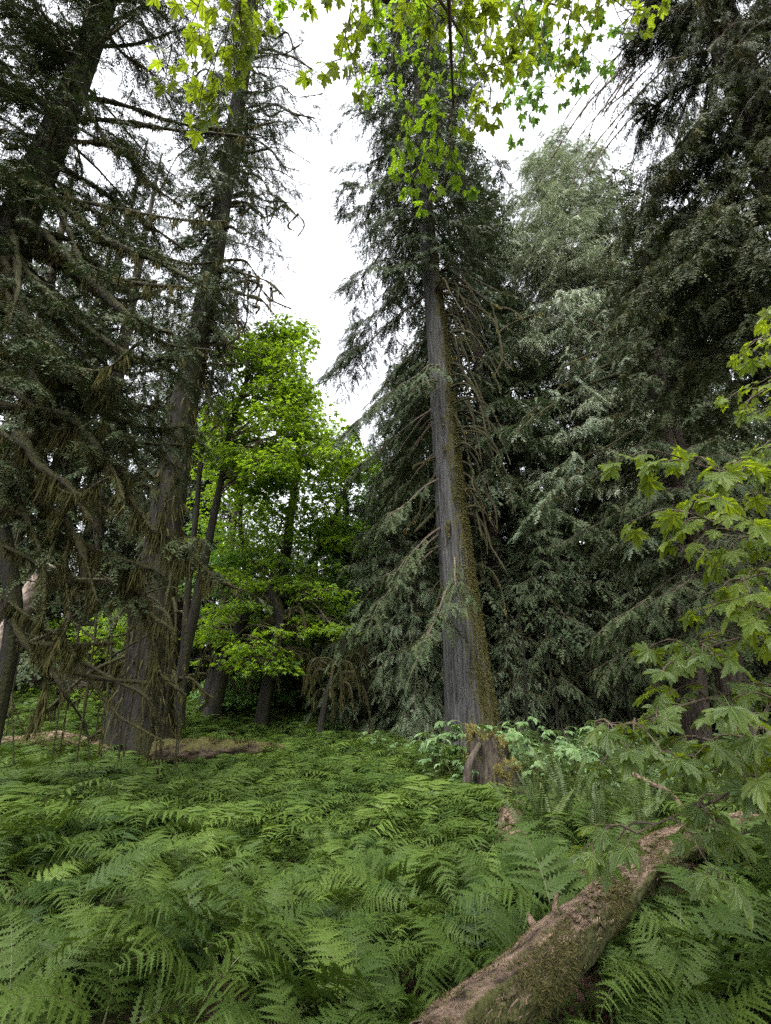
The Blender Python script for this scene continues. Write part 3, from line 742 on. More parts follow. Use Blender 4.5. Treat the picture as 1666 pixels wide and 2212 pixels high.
        B[:, 2] = np.maximum(B[:, 2], 0.25)
        mossy_limb('dead_branch', B, 0.05, 0.018, t, org, 600 + k, 'moss_dark', 150, 0.5, None, 'limb', 7, 0.35, 0.018)
left_cedar()

# ================================================================== NEAR TREE AT THE LEFT EDGE, ITS MOSSY BOUGHS SWEEPING IN
FN = lambda subs=8, sl=1.0, per=20, slen=0.34: dict(mat='cedar_dark', subs=subs, sl=sl, per_m=per, slen=slen, tpl=SPR_NEAR, hang=0.5, along=True)
def edge_hemlock():
    Y = 7.0
    pts = [(-345, 1900), (-300, 1500), (-170, 1060), (-80, 800), (10, 560), (60, 430), (120, 290), (175, 150), (228, 0), (275, -160), (310, -320)]
    P = rp(pts, Y); P[0] = [P[1][0] - 0.25, Y, ground_z(P[1][0] - 0.25, Y) - 0.15]
    w = [150, 120, 98, 84, 70, 64, 56, 48, 40, 32, 20]
    rad = [hw(a, p) for a, p in zip(w, P)]; org = np.array([P[0][0], Y, P[0][2] + 0.15])
    t = thing('hemlock_tree', org, 'big dark tree rising along the left edge of the photo, mossy boughs radiating from it', 'tree')
    trunk_obj('trunk', P, rad, MT['bark_dark'], t, org, 9, 40, 0.2, 1.2, 0.2, 0.05)
    rng = np.random.default_rng(31)
    L = [  # boughs: photo places, distance at start and end, radius, foliage
        ([(70, 400), (150, 455), (230, 520), (330, 560), (450, 625)], 6.8, 6.2, .095, 1), ([(40, 480), (110, 520), (200, 610), (290, 690), (375, 720)], 6.7, 5.6, .10, 1),
        ([(100, 345), (200, 400), (300, 470), (400, 540)], 7.2, 7.6, .07, 1), ([(150, 205), (260, 225), (380, 265), (500, 280), (600, 262)], 7.0, 7.5, .06, 1),
        ([(140, 255), (260, 262), (370, 280), (480, 290), (560, 300)], 7.0, 6.4, .06, 1), ([(20, 545), (90, 620), (180, 700), (290, 770), (400, 775)], 6.6, 5.8, .085, 1),
        ([(0, 610), (60, 700), (120, 780), (220, 800), (300, 740)], 6.5, 5.4, .07, 1), ([(10, 560), (60, 690), (70, 800), (110, 860)], 6.5, 5.5, .06, 1),
        ([(205, 60), (300, 20), (380, -40)], 7.0, 6.8, .05, 1), ([(190, 100), (290, 95), (400, 60)], 7.1, 8.0, .05, 1), ([(175, 140), (100, 60), (60, -30)], 6.9, 6.0, .07, 1),
        ([(130, 260), (60, 200), (0, 130), (-60, 90)], 6.9, 6.2, .06, 1), ([(120, 300), (250, 320), (330, 400), (400, 450)], 7.0, 6.6, .05, 1),
        ([(60, 430), (0, 380), (-60, 360)], 6.8, 6.0, .07, 1), ([(215, 40), (260, 110), (330, 160), (370, 230)], 7, 7.3, .045, 1), ([(225, 10), (180, -60), (150, -140)], 7, 6.2, .05, 1),
        ([(90, 370), (150, 500), (190, 590), (270, 620)], 6.7, 6.0, .06, 1), ([(30, 500), (40, 610), (20, 700)], 6.5, 5.5, .06, 1), ([(165, 180), (230, 300), (300, 330)], 6.8, 6.0, .05, 1)]
    for k in range(20):
        y0 = rng.uniform(380, 930); x0 = np.interp(y0, [p[1] for p in pts[::-1]], [p[0] for p in pts[::-1]]) + 10; dx = rng.uniform(230, 430) + max(0, -x0); dy = rng.uniform(70, 260)
        L.append(([(x0, y0), (x0 + dx * .35, y0 + dy * .42 + rng.normal(0, 12)), (x0 + dx * .7, y0 + dy * .9 + rng.normal(0, 12)), (x0 + dx, y0 + dy * rng.uniform(.75, 1.1))], 6.9, rng.uniform(5.6, 8.2), rng.uniform(.04, .07), k % 2))
    for k, (b, y0, y1, r, f) in enumerate(L):
        B = rp(b, list(np.linspace(y0, y1, len(b))))
        mossy_limb('mossy_branch', B, r, r * 0.28, t, org, 700 + k, 'moss_dark' if k % 3 else 'moss', 150, 0.34, FN(11, 1.1) if f else None, 'limb', 9, 0.30, 0.013)
    trunk_sprays(P, rad, .38, .97, 210, org, t, rng, 'cedar_dark', SPR_NEAR, .34, .3, 1.0, 20)
    # upper foliage mass
    mb = MB()
    for k in range(115):
        tq = rng.uniform(0.34, 0.98); p = pathat(P, np.array([tq]))[0] - org; az = rng.uniform(0, 6.283) if k % 2 else rng.uniform(R(-140), R(-20))
        B = branch_path(p, az, rng.uniform(0.8, 2.8), R(rng.uniform(-20, 30)), 0.3, 0.1, rng)
        tube(mb, B, np.linspace(0.04, 0.006, len(B)), 5, 1)
        for j in range(7):
            s = rng.uniform(0.15, 1); pp = pathat(B, np.array([s]))[0]
            B2 = branch_path(pp, az + rng.normal(0, 0.8), rng.uniform(0.4, 1.0), R(rng.uniform(-30, 10)), 0.3, 0.1, rng, 6)
            tube(mb, B2, np.linspace(0.010, 0.003, 6), 3, 1); foliate(mb, B2, rng, 18, 0.34, SPR_NEAR, 0, 0.05, 0.5)
        moss_on(mb, B, np.full(len(B), 0.03), rng, 40, 0.22, 2, 0.014)
    mb.build('crown', [MT['cedar_dark'], MT['limb_bare'], MT['moss_dark']], t)
edge_hemlock()

# lower mossy tree at the left edge
def edge_mossy_tree():
    Y = 7.6
    pts = [(-15, 1600), (2, 1500), (22, 1400), (30, 1300), (10, 1180), (-15, 1060), (-40, 930), (-60, 800)]
    P = rp(pts, Y); P[0][2] = ground_z(P[0][0], Y) - 0.1; org = np.array([P[0][0], Y, P[0][2] + 0.1])
    rad = [hw(a, p) for a, p in zip([46, 36, 32, 32, 34, 32, 28, 20], P)]
    t = thing('hemlock_tree', org, 'thin dark leaning tree at the left edge, its low bare limbs dripping with shaggy moss', 'tree')
    trunk_obj('trunk', P, rad, MT['bark_dark'], t, org, 12, 24, 0.2, 0.8, 0.12, 0.06)
    L = [([(30, 1382), (90, 1392), (170, 1393), (250, 1388)], 7.6, 7.0, .050, 0, 1), ([(25, 1340), (90, 1430), (200, 1462), (330, 1476)], 7.5, 7.2, .04, 0, 0),
         ([(190, 1462), (250, 1540), (300, 1572), (360, 1605)], 7.3, 7.1, .022, 0, 0), ([(20, 1300), (80, 1345), (140, 1380), (165, 1420)], 7.5, 6.8, .04, 0, 1),
         ([(-10, 1090), (60, 1120), (150, 1165), (240, 1200), (330, 1230)], 7.4, 6.6, .055, 0, 1), ([(-20, 990), (70, 1075), (130, 1110), (175, 1180), (210, 1300)], 7.3, 6.4, .06, 0, 1),
         ([(-30, 930), (40, 950), (120, 930), (210, 925), (290, 945)], 7.2, 6.2, .06, 1, 1), ([(-40, 860), (40, 880), (150, 900), (240, 1010), (270, 1090)], 7.2, 6.0, .055, 1, 1),
         ([(-50, 800), (60, 830), (130, 910), (235, 1000), (340, 1060)], 7.2, 6.4, .05, 1, 1), ([(10, 1180), (90, 1220), (160, 1255), (250, 1265), (330, 1300)], 7.5, 6.8, .05, 0, 1),
         ([(250, 1010), (300, 1100), (345, 1150), (362, 1060)], 6.6, 6.3, .045, 0, 1), ([(240, 1200), (300, 1270), (330, 1370), (345, 1450), (400, 1500)], 6.8, 6.9, .05, 0, 1),
         ([(345, 1150), (400, 1185), (460, 1245), (520, 1275)], 6.5, 6.6, .030, 0, 1), ([(130, 1110), (180, 1060), (230, 1030)], 6.8, 6.2, .05, 0, 1),
         ([(300, 1240), (330, 1330), (370, 1360), (372, 1430)], 6.9, 6.7, .03, 0, 1), ([(0, 760), (90, 790), (200, 830), (270, 830)], 7.0, 6.0, .05, 1, 1),
         ([(220, 1415), (260, 1330), (300, 1300)], 7.1, 7.3, .012, 0, 0), ([(60, 1580), (95, 1500), (110, 1420), (170, 1270)], 7.2, 6.9, .02, 0, 1), ([(-10, 1000), (30, 1060), (90, 1200), (95, 1330)], 7.0, 6.4, .05, 0, 1),
         ([(40, 940), (90, 1010), (150, 1050), (200, 1130)], 6.4, 6.0, .055, 0, 1), ([(150, 1165), (140, 1230), (150, 1330), (120, 1400)], 6.8, 6.5, .03, 0, 1)]
    for k, (b, y0, y1, r, f, m) in enumerate(L):
        B = rp(b, list(np.linspace(y0, y1, len(b))))
        mossy_limb('mossy_branch', B, r, r * 0.4, t, org, 800 + k, 'moss_dark' if m else 'moss', 380 if m else 90, 0.62 if m else 0.09, FN(5, 0.75) if (f or k in (4, 9, 12, 18)) else None, 'limb', 8, 0.45, 0.010)
edge_mossy_tree()

# ================================================================== BROADLEAF MAPLES, MIDDLE LEFT
def maple_tree(label, bpx, Y, stems, cl, mat, leaf, per, rad, seed, group=None, bark='bark_dark', name='maple_tree', thick=0.2, dead=0):
    rng = np.random.default_rng(seed); b = base(bpx, Y); org = b.copy()
    t = thing(name, org, label, 'tree', group)
    ends = []
    for s, w in stems:
        P = rp(s, Y) if not isinstance(s, np.ndarray) else s
        if P[0][2] < b[2] + 0.8: P[0][2] = b[2] - 0.1
        rd = np.array([hw(x, p) for x, p in zip(np.linspace(w[0], w[1], len(P)), P)])
        trunk_obj('trunk', P, rd, MT[bark], t, org, seed + len(ends), 16, 0.25, 0.5, 0.18, 0.05)
        ends.append(smooth_path(P, 40)[12:])
    allp = np.vstack(ends)
    mb = MB(); C = []
    for c in cl:
        q = at(c[0], c[1], Y + c[2]); C.append(q - org)
        j = np.argmin(np.linalg.norm(allp - (q - [0, 0, 0.5]), axis=1) + 0.6 * np.maximum(0, allp[:, 2] - q[2]))
        a = allp[j]; mid = (a + q) / 2 + np.array([0, 0, 0.25]) + rng.normal(0, 0.15, 3)
        Bp = smooth_path(np.array([a, mid, q]), 9) - org
        tube(mb, Bp, np.linspace(0.035, 0.008, 9), 5, 1)
        for k in range(3):
            e = (q - org) + np.array([rng.normal(0, rad * .5), rng.normal(0, rad * .5), rng.normal(0, .1)])
            tube(mb, resample(np.array([Bp[5], (Bp[5] + e) / 2 + [0, 0, .08], e]), 5), np.linspace(.012, .004, 5), 3, 1)
    maple_crown(mb, C, rng, leaf, per, rad, thick, LEAF_SMALL, 0)
    mb.build('crown', [MT[mat], MT['limb_bare']], t)
    return t, org

rg = np.random.default_rng(77)
def cloud(n, poly, dy, seed):
    """n places inside a photo polygon, with a spread in distance"""
    r = np.random.default_rng(seed); out = []
    xs, ys = [p[0] for p in poly], [p[1] for p in poly]
    while len(out) < n:
        x, y = r.uniform(min(xs), max(xs)), r.uniform(min(ys), max(ys)); ins = False; j = len(poly) - 1
        for i in range(len(poly)):
            if (poly[i][1] > y) != (poly[j][1] > y) and x < (poly[j][0] - poly[i][0]) * (y - poly[i][1]) / (poly[j][1] - poly[i][1]) + poly[i][0]: ins = not ins
            j = i
        if ins: out.append((x, y, r.uniform(-dy, dy)))
    return out

maple_tree('bright lime green maple glowing behind the left cedar, lit through its leaves', 585, 22,
           [([(565, 1600), (575, 1480), (600, 1330), (620, 1180), (640, 1020), (650, 920)], (32, 10)), ([(600, 1330), (680, 1200), (735, 1090), (755, 1010)], (14, 6)), ([(590, 1400), (540, 1250), (520, 1100), (560, 940)], (14, 6))],
           cloud(124, [(480, 860), (560, 850), (650, 855), (745, 905), (790, 1000), (760, 1130), (700, 1250), (560, 1280), (470, 1200), (440, 1000)], 3.6, 1), 'maple', 0.155, 105, 1.3, 500, thick=0.09)
maple_tree('tall slender maple leaning right close behind the left cedar, leaves bright yellow green', 385, 17,
           [([(382, 1620), (395, 1450), (425, 1300), (455, 1150), (480, 1030), (500, 920), (540, 800)], (26, 8)), ([(395, 1450), (408, 1250), (425, 1100), (436, 960)], (17, 9))],
           cloud(50, [(450, 900), (640, 850), (740, 920), (730, 1010), (560, 1060), (430, 1010)], 1.5, 2) + cloud(44, [(500, 740), (650, 690), (690, 800), (650, 880), (500, 880)], 1.2, 3), 'maple', 0.16, 100, 0.9, 520, thick=0.12)
maple_tree('low spreading maple with bright layers of leaves beside the mossy leaning stem', 480, 19,
           [([(452, 1600), (470, 1500), (500, 1390), (560, 1300), (640, 1290)], (40, 8))],
           cloud(56, [(430, 1220), (560, 1240), (720, 1250), (740, 1360), (590, 1450), (430, 1440)], 2.4, 4), 'maple', 0.15, 100, 1.05, 540, thick=0.09)
maple_tree('small deep green maple under the bright one, beside the dark leaning stem', 640, 23,
           [([(640, 1600), (645, 1520), (660, 1440), (690, 1350)], (16, 6))],
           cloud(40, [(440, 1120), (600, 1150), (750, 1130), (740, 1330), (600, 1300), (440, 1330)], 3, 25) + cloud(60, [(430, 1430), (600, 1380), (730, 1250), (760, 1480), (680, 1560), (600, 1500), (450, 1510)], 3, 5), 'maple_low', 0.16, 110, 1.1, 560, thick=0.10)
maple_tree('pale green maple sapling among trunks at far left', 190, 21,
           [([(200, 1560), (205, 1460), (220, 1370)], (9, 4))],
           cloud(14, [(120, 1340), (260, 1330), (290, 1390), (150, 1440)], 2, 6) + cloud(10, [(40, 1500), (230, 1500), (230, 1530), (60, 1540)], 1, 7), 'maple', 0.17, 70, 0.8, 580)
maple_tree('deep green maple mingling with the bright one close to the central cedar', 745, 24,
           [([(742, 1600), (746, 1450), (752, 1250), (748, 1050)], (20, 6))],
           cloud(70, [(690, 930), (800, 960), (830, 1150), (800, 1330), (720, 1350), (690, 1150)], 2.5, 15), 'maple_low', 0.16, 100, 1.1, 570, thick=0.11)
maple_tree('bright maple seen through a gap to the right of the central cedar', 1190, 33,
           [([(1180, 1580), (1185, 1400), (1190, 1240)], (10, 4))], cloud(12, [(1120, 1180), (1210, 1150), (1230, 1290), (1150, 1300)], 2, 8), 'maple_low', 0.2, 90, 1.0, 590)

# dark mossy leaning stem with tangled dead limbs
def mossy_snag(px, Y, pts, w, label, nb, seed, spread=1.2, dn=0.4):
    rng = np.random.default_rng(seed); P = rp(pts, Y); P[0][2] = ground_z(P[0][0], Y) - 0.1; org = np.array([P[0][0], Y, P[0][2] + 0.1])
    t = thing('dead_tree', org, label, 'tree')
    rd = [hw(x, p) for x, p in zip(np.linspace(w[0], w[1], len(P)), P)]
    trunk_obj('trunk', P, rd, MT['bark_dark'], t, org, seed, 18, 0.3, 0.5, 0.12, 0.08)
    for k in range(nb):
        s = rng.uniform(0.35, 1.0); p = pathat(P, np.array([s]))[0]; az = rng.uniform(0, 6.283); l = spread * rng.uniform(0.5, 1.4)
        dv = np.array([math.cos(az), math.sin(az) * 0.7, rng.uniform(-0.5, 0.35)])
        B = np.array([p, p + dv * l * 0.4 + [0, 0, .2], p + dv * l * 0.8 + [0, 0, .1], p + dv * l + [0, 0, -dn * l]])
        B[:, 2] = np.maximum(B[:, 2], org[2] + 0.3)
        mossy_limb('dead_branch', B, 0.05, 0.02, t, org, seed * 10 + k, 'moss_dark', 150, 0.5, None, 'limb', 7, 0.35, 0.020)
mossy_snag(563, 18.5, [(560, 1600), (575, 1500), (598, 1390), (606, 1330), (580, 1270)], (30, 22), 'dark mossy leaning stem whose tangled dead limbs arch beneath the bright maple', 24, 61, 1.6)
mossy_snag(455, 20, [(445, 1600), (460, 1500), (480, 1420), (490, 1350)], (52, 30), 'stout dark leaning trunk behind the low mossy log at left', 16, 62, 1.5)
mossy_snag(700, 17, [(690, 1600), (700, 1530), (722, 1450), (745, 1380)], (14, 8), 'stunted moss wrapped dead tree in the gloom left of the central cedar', 22, 63, 1.0, 0.7)

# ================================================================== CONIFERS TO THE RIGHT AND BEHIND
def conifer_px(name, label, pts, Y, w, t0, nb, Lf, seed, tpls=SPR, per_m=10, slen=0.75, mat=('cedar', 'limb_bare'), bark='bark_brown', hang=0.7, droop=0.4, up=0.3, e=(-0.25, 0.5), subs=2.4, mossy=4, group=None, dens=None, rb=0.012, jit=0.35, mossmat='moss_dark'):
    P = rp(pts, Y); P[0][2] = ground_z(P[0][0], Y) - 0.15; org = np.array([P[0][0], Y, P[0][2] + 0.15])
    rad = [hw(a, p) for a, p in zip(w, P)]; rng = np.random.default_rng(seed)
    t = thing(name, org, label, 'tree', group)
    trunk_obj('trunk', P, rad, MT[bark], t, org, seed, 24, 0.25, 1.0, 0.3, 0.03)
    mb, mats = conifer_crown(P, t0, 0.99, nb, Lf, rng, org, tpls, per_m, slen, e, droop, up, mat, hang, subs, None, mossy, 0.3, rb, mossmat, dens, jit)
    mb.build('crown', mats, t)
    return t, org, P, rad

# pale grey green conifer
conifer_px('conifer_tree', 'pale grey green conifer with a dense rounded crown, right of the central cedar', [(1345, 1600), (1305, 1300), (1268, 1060), (1243, 760), (1215, 520), (1195, 380), (1188, 318)], 23,
           [46, 40, 34, 26, 15, 7, 2], 0.30, 210, lambda q, az: 4.9 * (1 - q ** 3.2) * (0.6 + 0.4 * min(1, q * 2.2)) + 0.5, 71, SPR_FINE, 12, 0.9, ('pale', 'limb_bare'), 'bark_brown', 0.9, 0.30, 0.35, (-0.1, 0.8), 2.8, 0)
# mossy limbed conifer right
conifer_px('conifer_tree', 'brown trunked conifer at right with long level mossy limbs reaching left', [(1610, 1640), (1545, 1300), (1478, 1050), (1428, 850), (1408, 740), (1390, 650), (1378, 590)], 14,
           [62, 54, 48, 40, 30, 16, 4], 0.20, 170, lambda q, az: (3.6 - 2.2 * q) * (1.1 if math.cos(az) < 0 else 0.8), 72, SPR, 9, 0.62, ('cedar_dark', 'limb_bare'), 'bark_brown', 0.8, 0.35, 0.2, (-0.1, 0.3), 2.0, 8)
EDGE = {}
def right_limbs():
    t, org = None, None
    r = [o for o in bpy.data.objects if o.get('label', '').startswith('brown trunked conifer')][0]; org = np.array(r.location)
    L = [([(1420, 800), (1350, 805), (1250, 840), (1170, 890), (1110, 940)], 14, 13.2, .06), ([(1425, 850), (1380, 790), (1300, 760), (1200, 800)], 14, 13.0, .055), ([(1440, 900), (1370, 930), (1300, 970), (1200, 1010)], 14, 13.0, .05),
         ([(1410, 760), (1370, 770), (1310, 790), (1220, 830), (1130, 905)], 14, 14.5, .05), ([(1480, 1120), (1440, 1130), (1400, 1160), (1360, 1182)], 14, 13.2, .06), ([(1470, 1060), (1440, 1160), (1435, 1230), (1450, 1300)], 13.8, 13.3, .06),
         ([(1400, 700), (1330, 720), (1260, 690), (1190, 700)], 14, 13.5, .045), ([(1250, 1010), (1210, 1050), (1170, 1090)], 13, 12.8, .03), ([(1450, 950), (1330, 1000), (1240, 1060), (1170, 1085)], 14, 13, .05), ([(1490, 1200), (1470, 1260), (1480, 1340)], 13.8, 13.4, .05), ([(1430, 870), (1300, 905), (1200, 945)], 14, 13, .04)]
    for k, (b, y0, y1, rr) in enumerate(L):
        mossy_limb('mossy_branch', rp(b, list(np.linspace(y0, y1, len(b)))), rr, rr * 0.35, r, org, 900 + k, 'moss', 40, 0.25, dict(mat='cedar_grey', subs=9, sl=1.1, per_m=10, slen=0.6, tpl=SPR, hang=0.9, along=False), 'limb', 8, 0.35, 0.022)
right_limbs()
# near dark tree at the right edge
def edge_right():
    Y = 6.6
    pts = [(2240, 1900), (2100, 1500), (1900, 1000), (1740, 560), (1640, 280), (1562, 60), (1500, -100), (1440, -280)]
    P = rp(pts, Y); P[0] = [P[1][0] + 0.2, Y, ground_z(P[1][0] + 0.2, Y) - 0.15]; org = np.array([P[0][0], Y, P[0][2] + 0.15])
    rad = [hw(a, p) for a, p in zip([120, 105, 92, 82, 72, 62, 48, 26], P)]
    t = thing('cedar_tree', org, 'near dark tree leaning in over the upper right corner, hung with shaggy olive foliage', 'tree')
    trunk_obj('trunk', P, rad, MT['bark_brown'], t, org, 33, 30, 0.2, 1, 0.25, 0.04)
    rng = np.random.default_rng(34)
    L = [([(1640, 300), (1560, 330), (1470, 380), (1390, 450)], 6.6, 6.8), ([(1690, 420), (1600, 440), (1500, 500), (1400, 570), (1350, 640)], 6.6, 7.2), ([(1720, 520), (1620, 540), (1520, 600), (1440, 700), (1400, 760)], 6.6, 6.6),
         ([(1780, 680), (1660, 660), (1580, 720), (1500, 800), (1470, 880)], 6.6, 7.0), ([(1600, 180), (1520, 170), (1440, 210), (1370, 270)], 6.6, 7.5), ([(1580, 110), (1480, 60), (1410, 60), (1350, 120)], 6.6, 7.4),
         ([(1540, 20), (1450, 10), (1390, -20)], 6.6, 7), ([(1620, 240), (1680, 260), (1760, 300)], 6.6, 6.0), ([(1560, 60), (1640, 40), (1700, 60)], 6.6, 6.2), ([(1680, 400), (1640, 460), (1600, 560), (1610, 640)], 6.5, 5.6),
         ([(1700, 460), (1560, 500), (1480, 560), (1450, 620)], 6.6, 5.9), ([(1640, 300), (1600, 380), (1540, 470), (1500, 540)], 6.5, 5.7), ([(1800, 740), (1700, 780), (1620, 830), (1560, 900)], 6.6, 6.8),
         ([(1610, 200), (1560, 250), (1500, 290), (1440, 380)], 6.5, 6.0), ([(1760, 620), (1680, 600), (1620, 700), (1590, 780)], 6.6, 6.0), ([(1740, 560), (1650, 580), (1560, 640), (1520, 740), (1500, 840)], 6.6, 7.6), ([(1660, 350), (1540, 400), (1430, 500), (1370, 560)], 6.8, 8.0)]
    for k, (b, y0, y1) in enumerate(L):
        mossy_limb('mossy_branch', rp(b, list(np.linspace(y0, y1, len(b)))), 0.065, 0.02, t, org, 950 + k, 'moss_dark', 170, 0.34, dict(mat='yew', subs=44, sl=1.0, per_m=24, slen=0.36, tpl=SPR_NEAR, hang=1.1, along=True), 'limb', 8, 0.35, 0.013)
    # drooping bare twigs against the sky
    for k in range(16):
        x0, y0 = rng.uniform(1330, 1460), rng.uniform(60, 230); l = rng.uniform(70, 220)
        b = [(x0, y0), (x0 - l * 0.3, y0 + l * 0.3), (x0 - l * 0.6 - rng.uniform(0, 20), y0 + l * 0.8), (x0 - l * 0.8, y0 + l * 1.1)]
        mossy_limb('dead_branch', rp(b, [7.4, 7.5, 7.6, 7.6]), 0.018, 0.006, t, org, 980 + k, 'moss_dark', 45, 0.12, None, 'limb_bare', 5, 0.3, 0.012)
    mb = MB()
    for k in range(160):
        tq = rng.uniform(0.36, 0.98); p = pathat(P, np.array([tq]))[0] - org; az = rng.uniform(0, 6.283) if k % 2 else rng.uniform(R(-170), R(-60))
        B = branch_path(p, az, rng.uniform(1.0, 2.4), R(rng.uniform(-30, 15)), 0.4, 0.1, rng); tube(mb, B, np.linspace(0.035, 0.006, len(B)), 5, 1)
        for j in range(7):
            s = rng.uniform(0.15, 1); pp = pathat(B, np.array([s]))[0]; B2 = branch_path(pp, az + rng.normal(0, 0.9), rng.uniform(0.35, 0.8), R(rng.uniform(-40, 0)), 0.6, 0, rng, 6)
            tube(mb, B2, np.linspace(0.010, 0.003, 6), 3, 1); foliate(mb, B2, rng, 18, 0.32, SPR_NEAR, 0, 0.05, 1.1)
        moss_on(mb, B, np.full(len(B), 0.03), rng, 60, 0.32, 2, 0.014)
    mb.build('crown', [MT['yew'], MT['limb_bare'], MT['moss_dark']], t)
edge_right()
# ================================================================== MORE CONIFERS (shared shapes, each tree its own object)
def conifer_proto(name, label, H, r0, t0, nb, Lf, seed, group, tpls=SPR, per_m=8, slen=0.8, mat=('cedar', 'limb_bare'), bark='bark_brown', hang=0.7, droop=0.4, up=0.3, e=(-0.3, 0.5), subs=1.8, mossy=2, nseg=16, rb=0.011):
    rng = np.random.default_rng(seed)
    P = np.array([[0, 0, -0.2], [0.02 * H * 0.2, 0, H * 0.25], [-0.01 * H * 0.2, 0.01, H * 0.6], [0, 0, H]]); org = np.zeros(3)
    t = thing(name, (0, 0, 0), label, 'tree', group)
    trunk_obj('trunk', P, [r0, r0 * 0.75, r0 * 0.42, 0.02], MT[bark], t, org, seed, nseg, 0.25, 0.8, 0.5, 0.03)
    mb, mats = conifer_crown(P, t0, 0.985, nb, Lf, rng, org, tpls, per_m, slen, e, droop, up, mat, hang, subs, None, mossy, 0.35, rb)
    mb.build('crown', mats, t)
    return t
def place(proto, first, spots, labels, group):
    for i, (px, Y, s, lab) in enumerate(spots):
        b = base(px, Y); rz = (i * 2.39 + px * 0.01) % 6.283
        o = proto if (first and i == 0) else dup(proto, b, rz, s)
        o.location = [float(c) for c in b]; o.rotation_euler = (0, 0, rz); o.scale = (s, s, s)
        o['label'] = labels[lab] if not isinstance(labels, str) else labels; o['group'] = group

# young drooping cedars beside and behind the central trunk
G1 = 'young cedars with drooping sprays'
pa = conifer_proto('cedar_tree', '', 10.5, 0.14, 0.03, 150, lambda q, az: 2.7 * (1 - q) ** 0.75 + 0.25, 101, G1, SPR, 9, 0.62, ('cedar', 'limb_bare'), 'bark_dark', 0.9, 0.45, 0.35, (-0.2, 0.5), 2.6, 2)
pb = conifer_proto('cedar_tree', '', 8.0, 0.11, 0.03, 110, lambda q, az: 2.5 * (1 - q) ** 0.7 + 0.25, 102, G1, SPR, 10, 0.6, ('cedar_grey', 'limb_bare'), 'bark_dark', 1.0, 0.6, 0.4, (-0.2, 0.5), 2.6, 2)
place(pa, True, [(835, 19.0, 1.05, 0), (1215, 19.5, 0.95, 1), (1400, 20.5, 0.8, 2)], ['young grey green cedar with drooping fronds close left of the central trunk', 'young cedar with layered sprays right of the central trunk, behind the stump',
      'bushy young cedar between the stump and the right hand maple leaves'], G1)
place(pb, True, [(905, 17.6, 0.85, 0), (1120, 18.2, 0.55, 1), (770, 22, 1.0, 2), (1300, 24, 0.9, 3)], ['low grey green cedar whose sprays touch the left side of the central trunk', 'small cedar sapling just right of the central trunk foot, behind the stump',
      'young cedar in the shade between the bright maple and the central cedar', 'slender young cedar under the pale conifer', 'dark young cedar behind the right hand maple leaves'], G1)

# mid and far conifers
G2 = 'conifers crowding the background'
p1 = conifer_proto('conifer_tree', '', 34, 0.42, 0.18, 170, lambda q, az: 4.0 * (1 - q) ** 0.7 + 0.3, 111, G2, SPR_FAR, 6.5, 1.1, ('cedar', 'limb_bare'), 'bark_brown', 0.7, 0.4, 0.3, (-0.3, 0.5), 1.6, 1.5)
p2 = conifer_proto('conifer_tree', '', 30, 0.36, 0.10, 170, lambda q, az: 3.6 * (1 - q) ** 0.8 + 0.3, 112, G2, SPR_FAR, 6.5, 1.0, ('cedar_dark', 'limb_bare'), 'bark_dark', 0.8, 0.5, 0.3, (-0.3, 0.5), 1.6, 2)
p3 = conifer_proto('conifer_tree', '', 26, 0.30, 0.06, 160, lambda q, az: 3.4 * (1 - q) ** 0.75 + 0.3, 113, G2, SPR_FAR, 7, 1.0, ('cedar_grey', 'limb_bare'), 'bark_dark', 0.8, 0.4, 0.35, (-0.3, 0.6), 1.8, 1)
p4 = conifer_proto('conifer_tree', '', 14, 0.20, 0.06, 120, lambda q, az: 2.9 * (1 - q) ** 0.7 + 0.3, 114, G2, SPR_FAR, 7.5, 0.85, ('cedar_dark', 'limb_bare'), 'bark_dark', 0.8, 0.45, 0.3, (-0.3, 0.5), 1.8, 3)
LB = ['tall conifer in the crowd of trees behind the left cedar', 'tall conifer in the crowd of trees behind the pale conifer and central cedar', 'short dark conifer under the open sky gap behind the maples',
      'dark conifer behind the left edge, grey light showing between its limbs', 'dark conifer in the wall of trees behind the right hand maple leaves', 'understory conifer in the deep shade right of the central cedar', 'understory conifer among the trunks at far left']
place(p1, True, [(205, 36, 1.05, 0), (345, 29, 0.9, 0), (1620, 22, 1.0, 4), (830, 46, 0.9, 1), (-160, 30, 1.1, 3), (1800, 28, 1.1, 4), (1000, 38, 1.0, 1), (920, 36, 0.95, 1), (1165, 25, 1.12, 1), (1100, 22, 1.1, 1), (1500, 23, 0.95, 4)], LB, G2)
place(p2, True, [(960, 25, 0.95, 1), (1560, 34, 1.1, 4), (1720, 19, 0.9, 4), (-40, 21, 1.0, 3), (280, 33, 1.0, 0), (880, 30, 0.9, 1), (-300, 22, 1, 3), (1950, 20, 1, 4), (380, 46, 0.9, 0)], LB, G2)
place(p3, True, [(800, 32, 0.75, 1), (1030, 33, 0.95, 1), (1660, 30, 1.0, 4), (350, 32, 0.8, 0), (720, 50, 0.85, 2), (490, 50, 0.85, 2), (-120, 40, 1, 3), (1480, 44, 1.1, 4), (860, 25, 0.8, 1)], LB, G2)
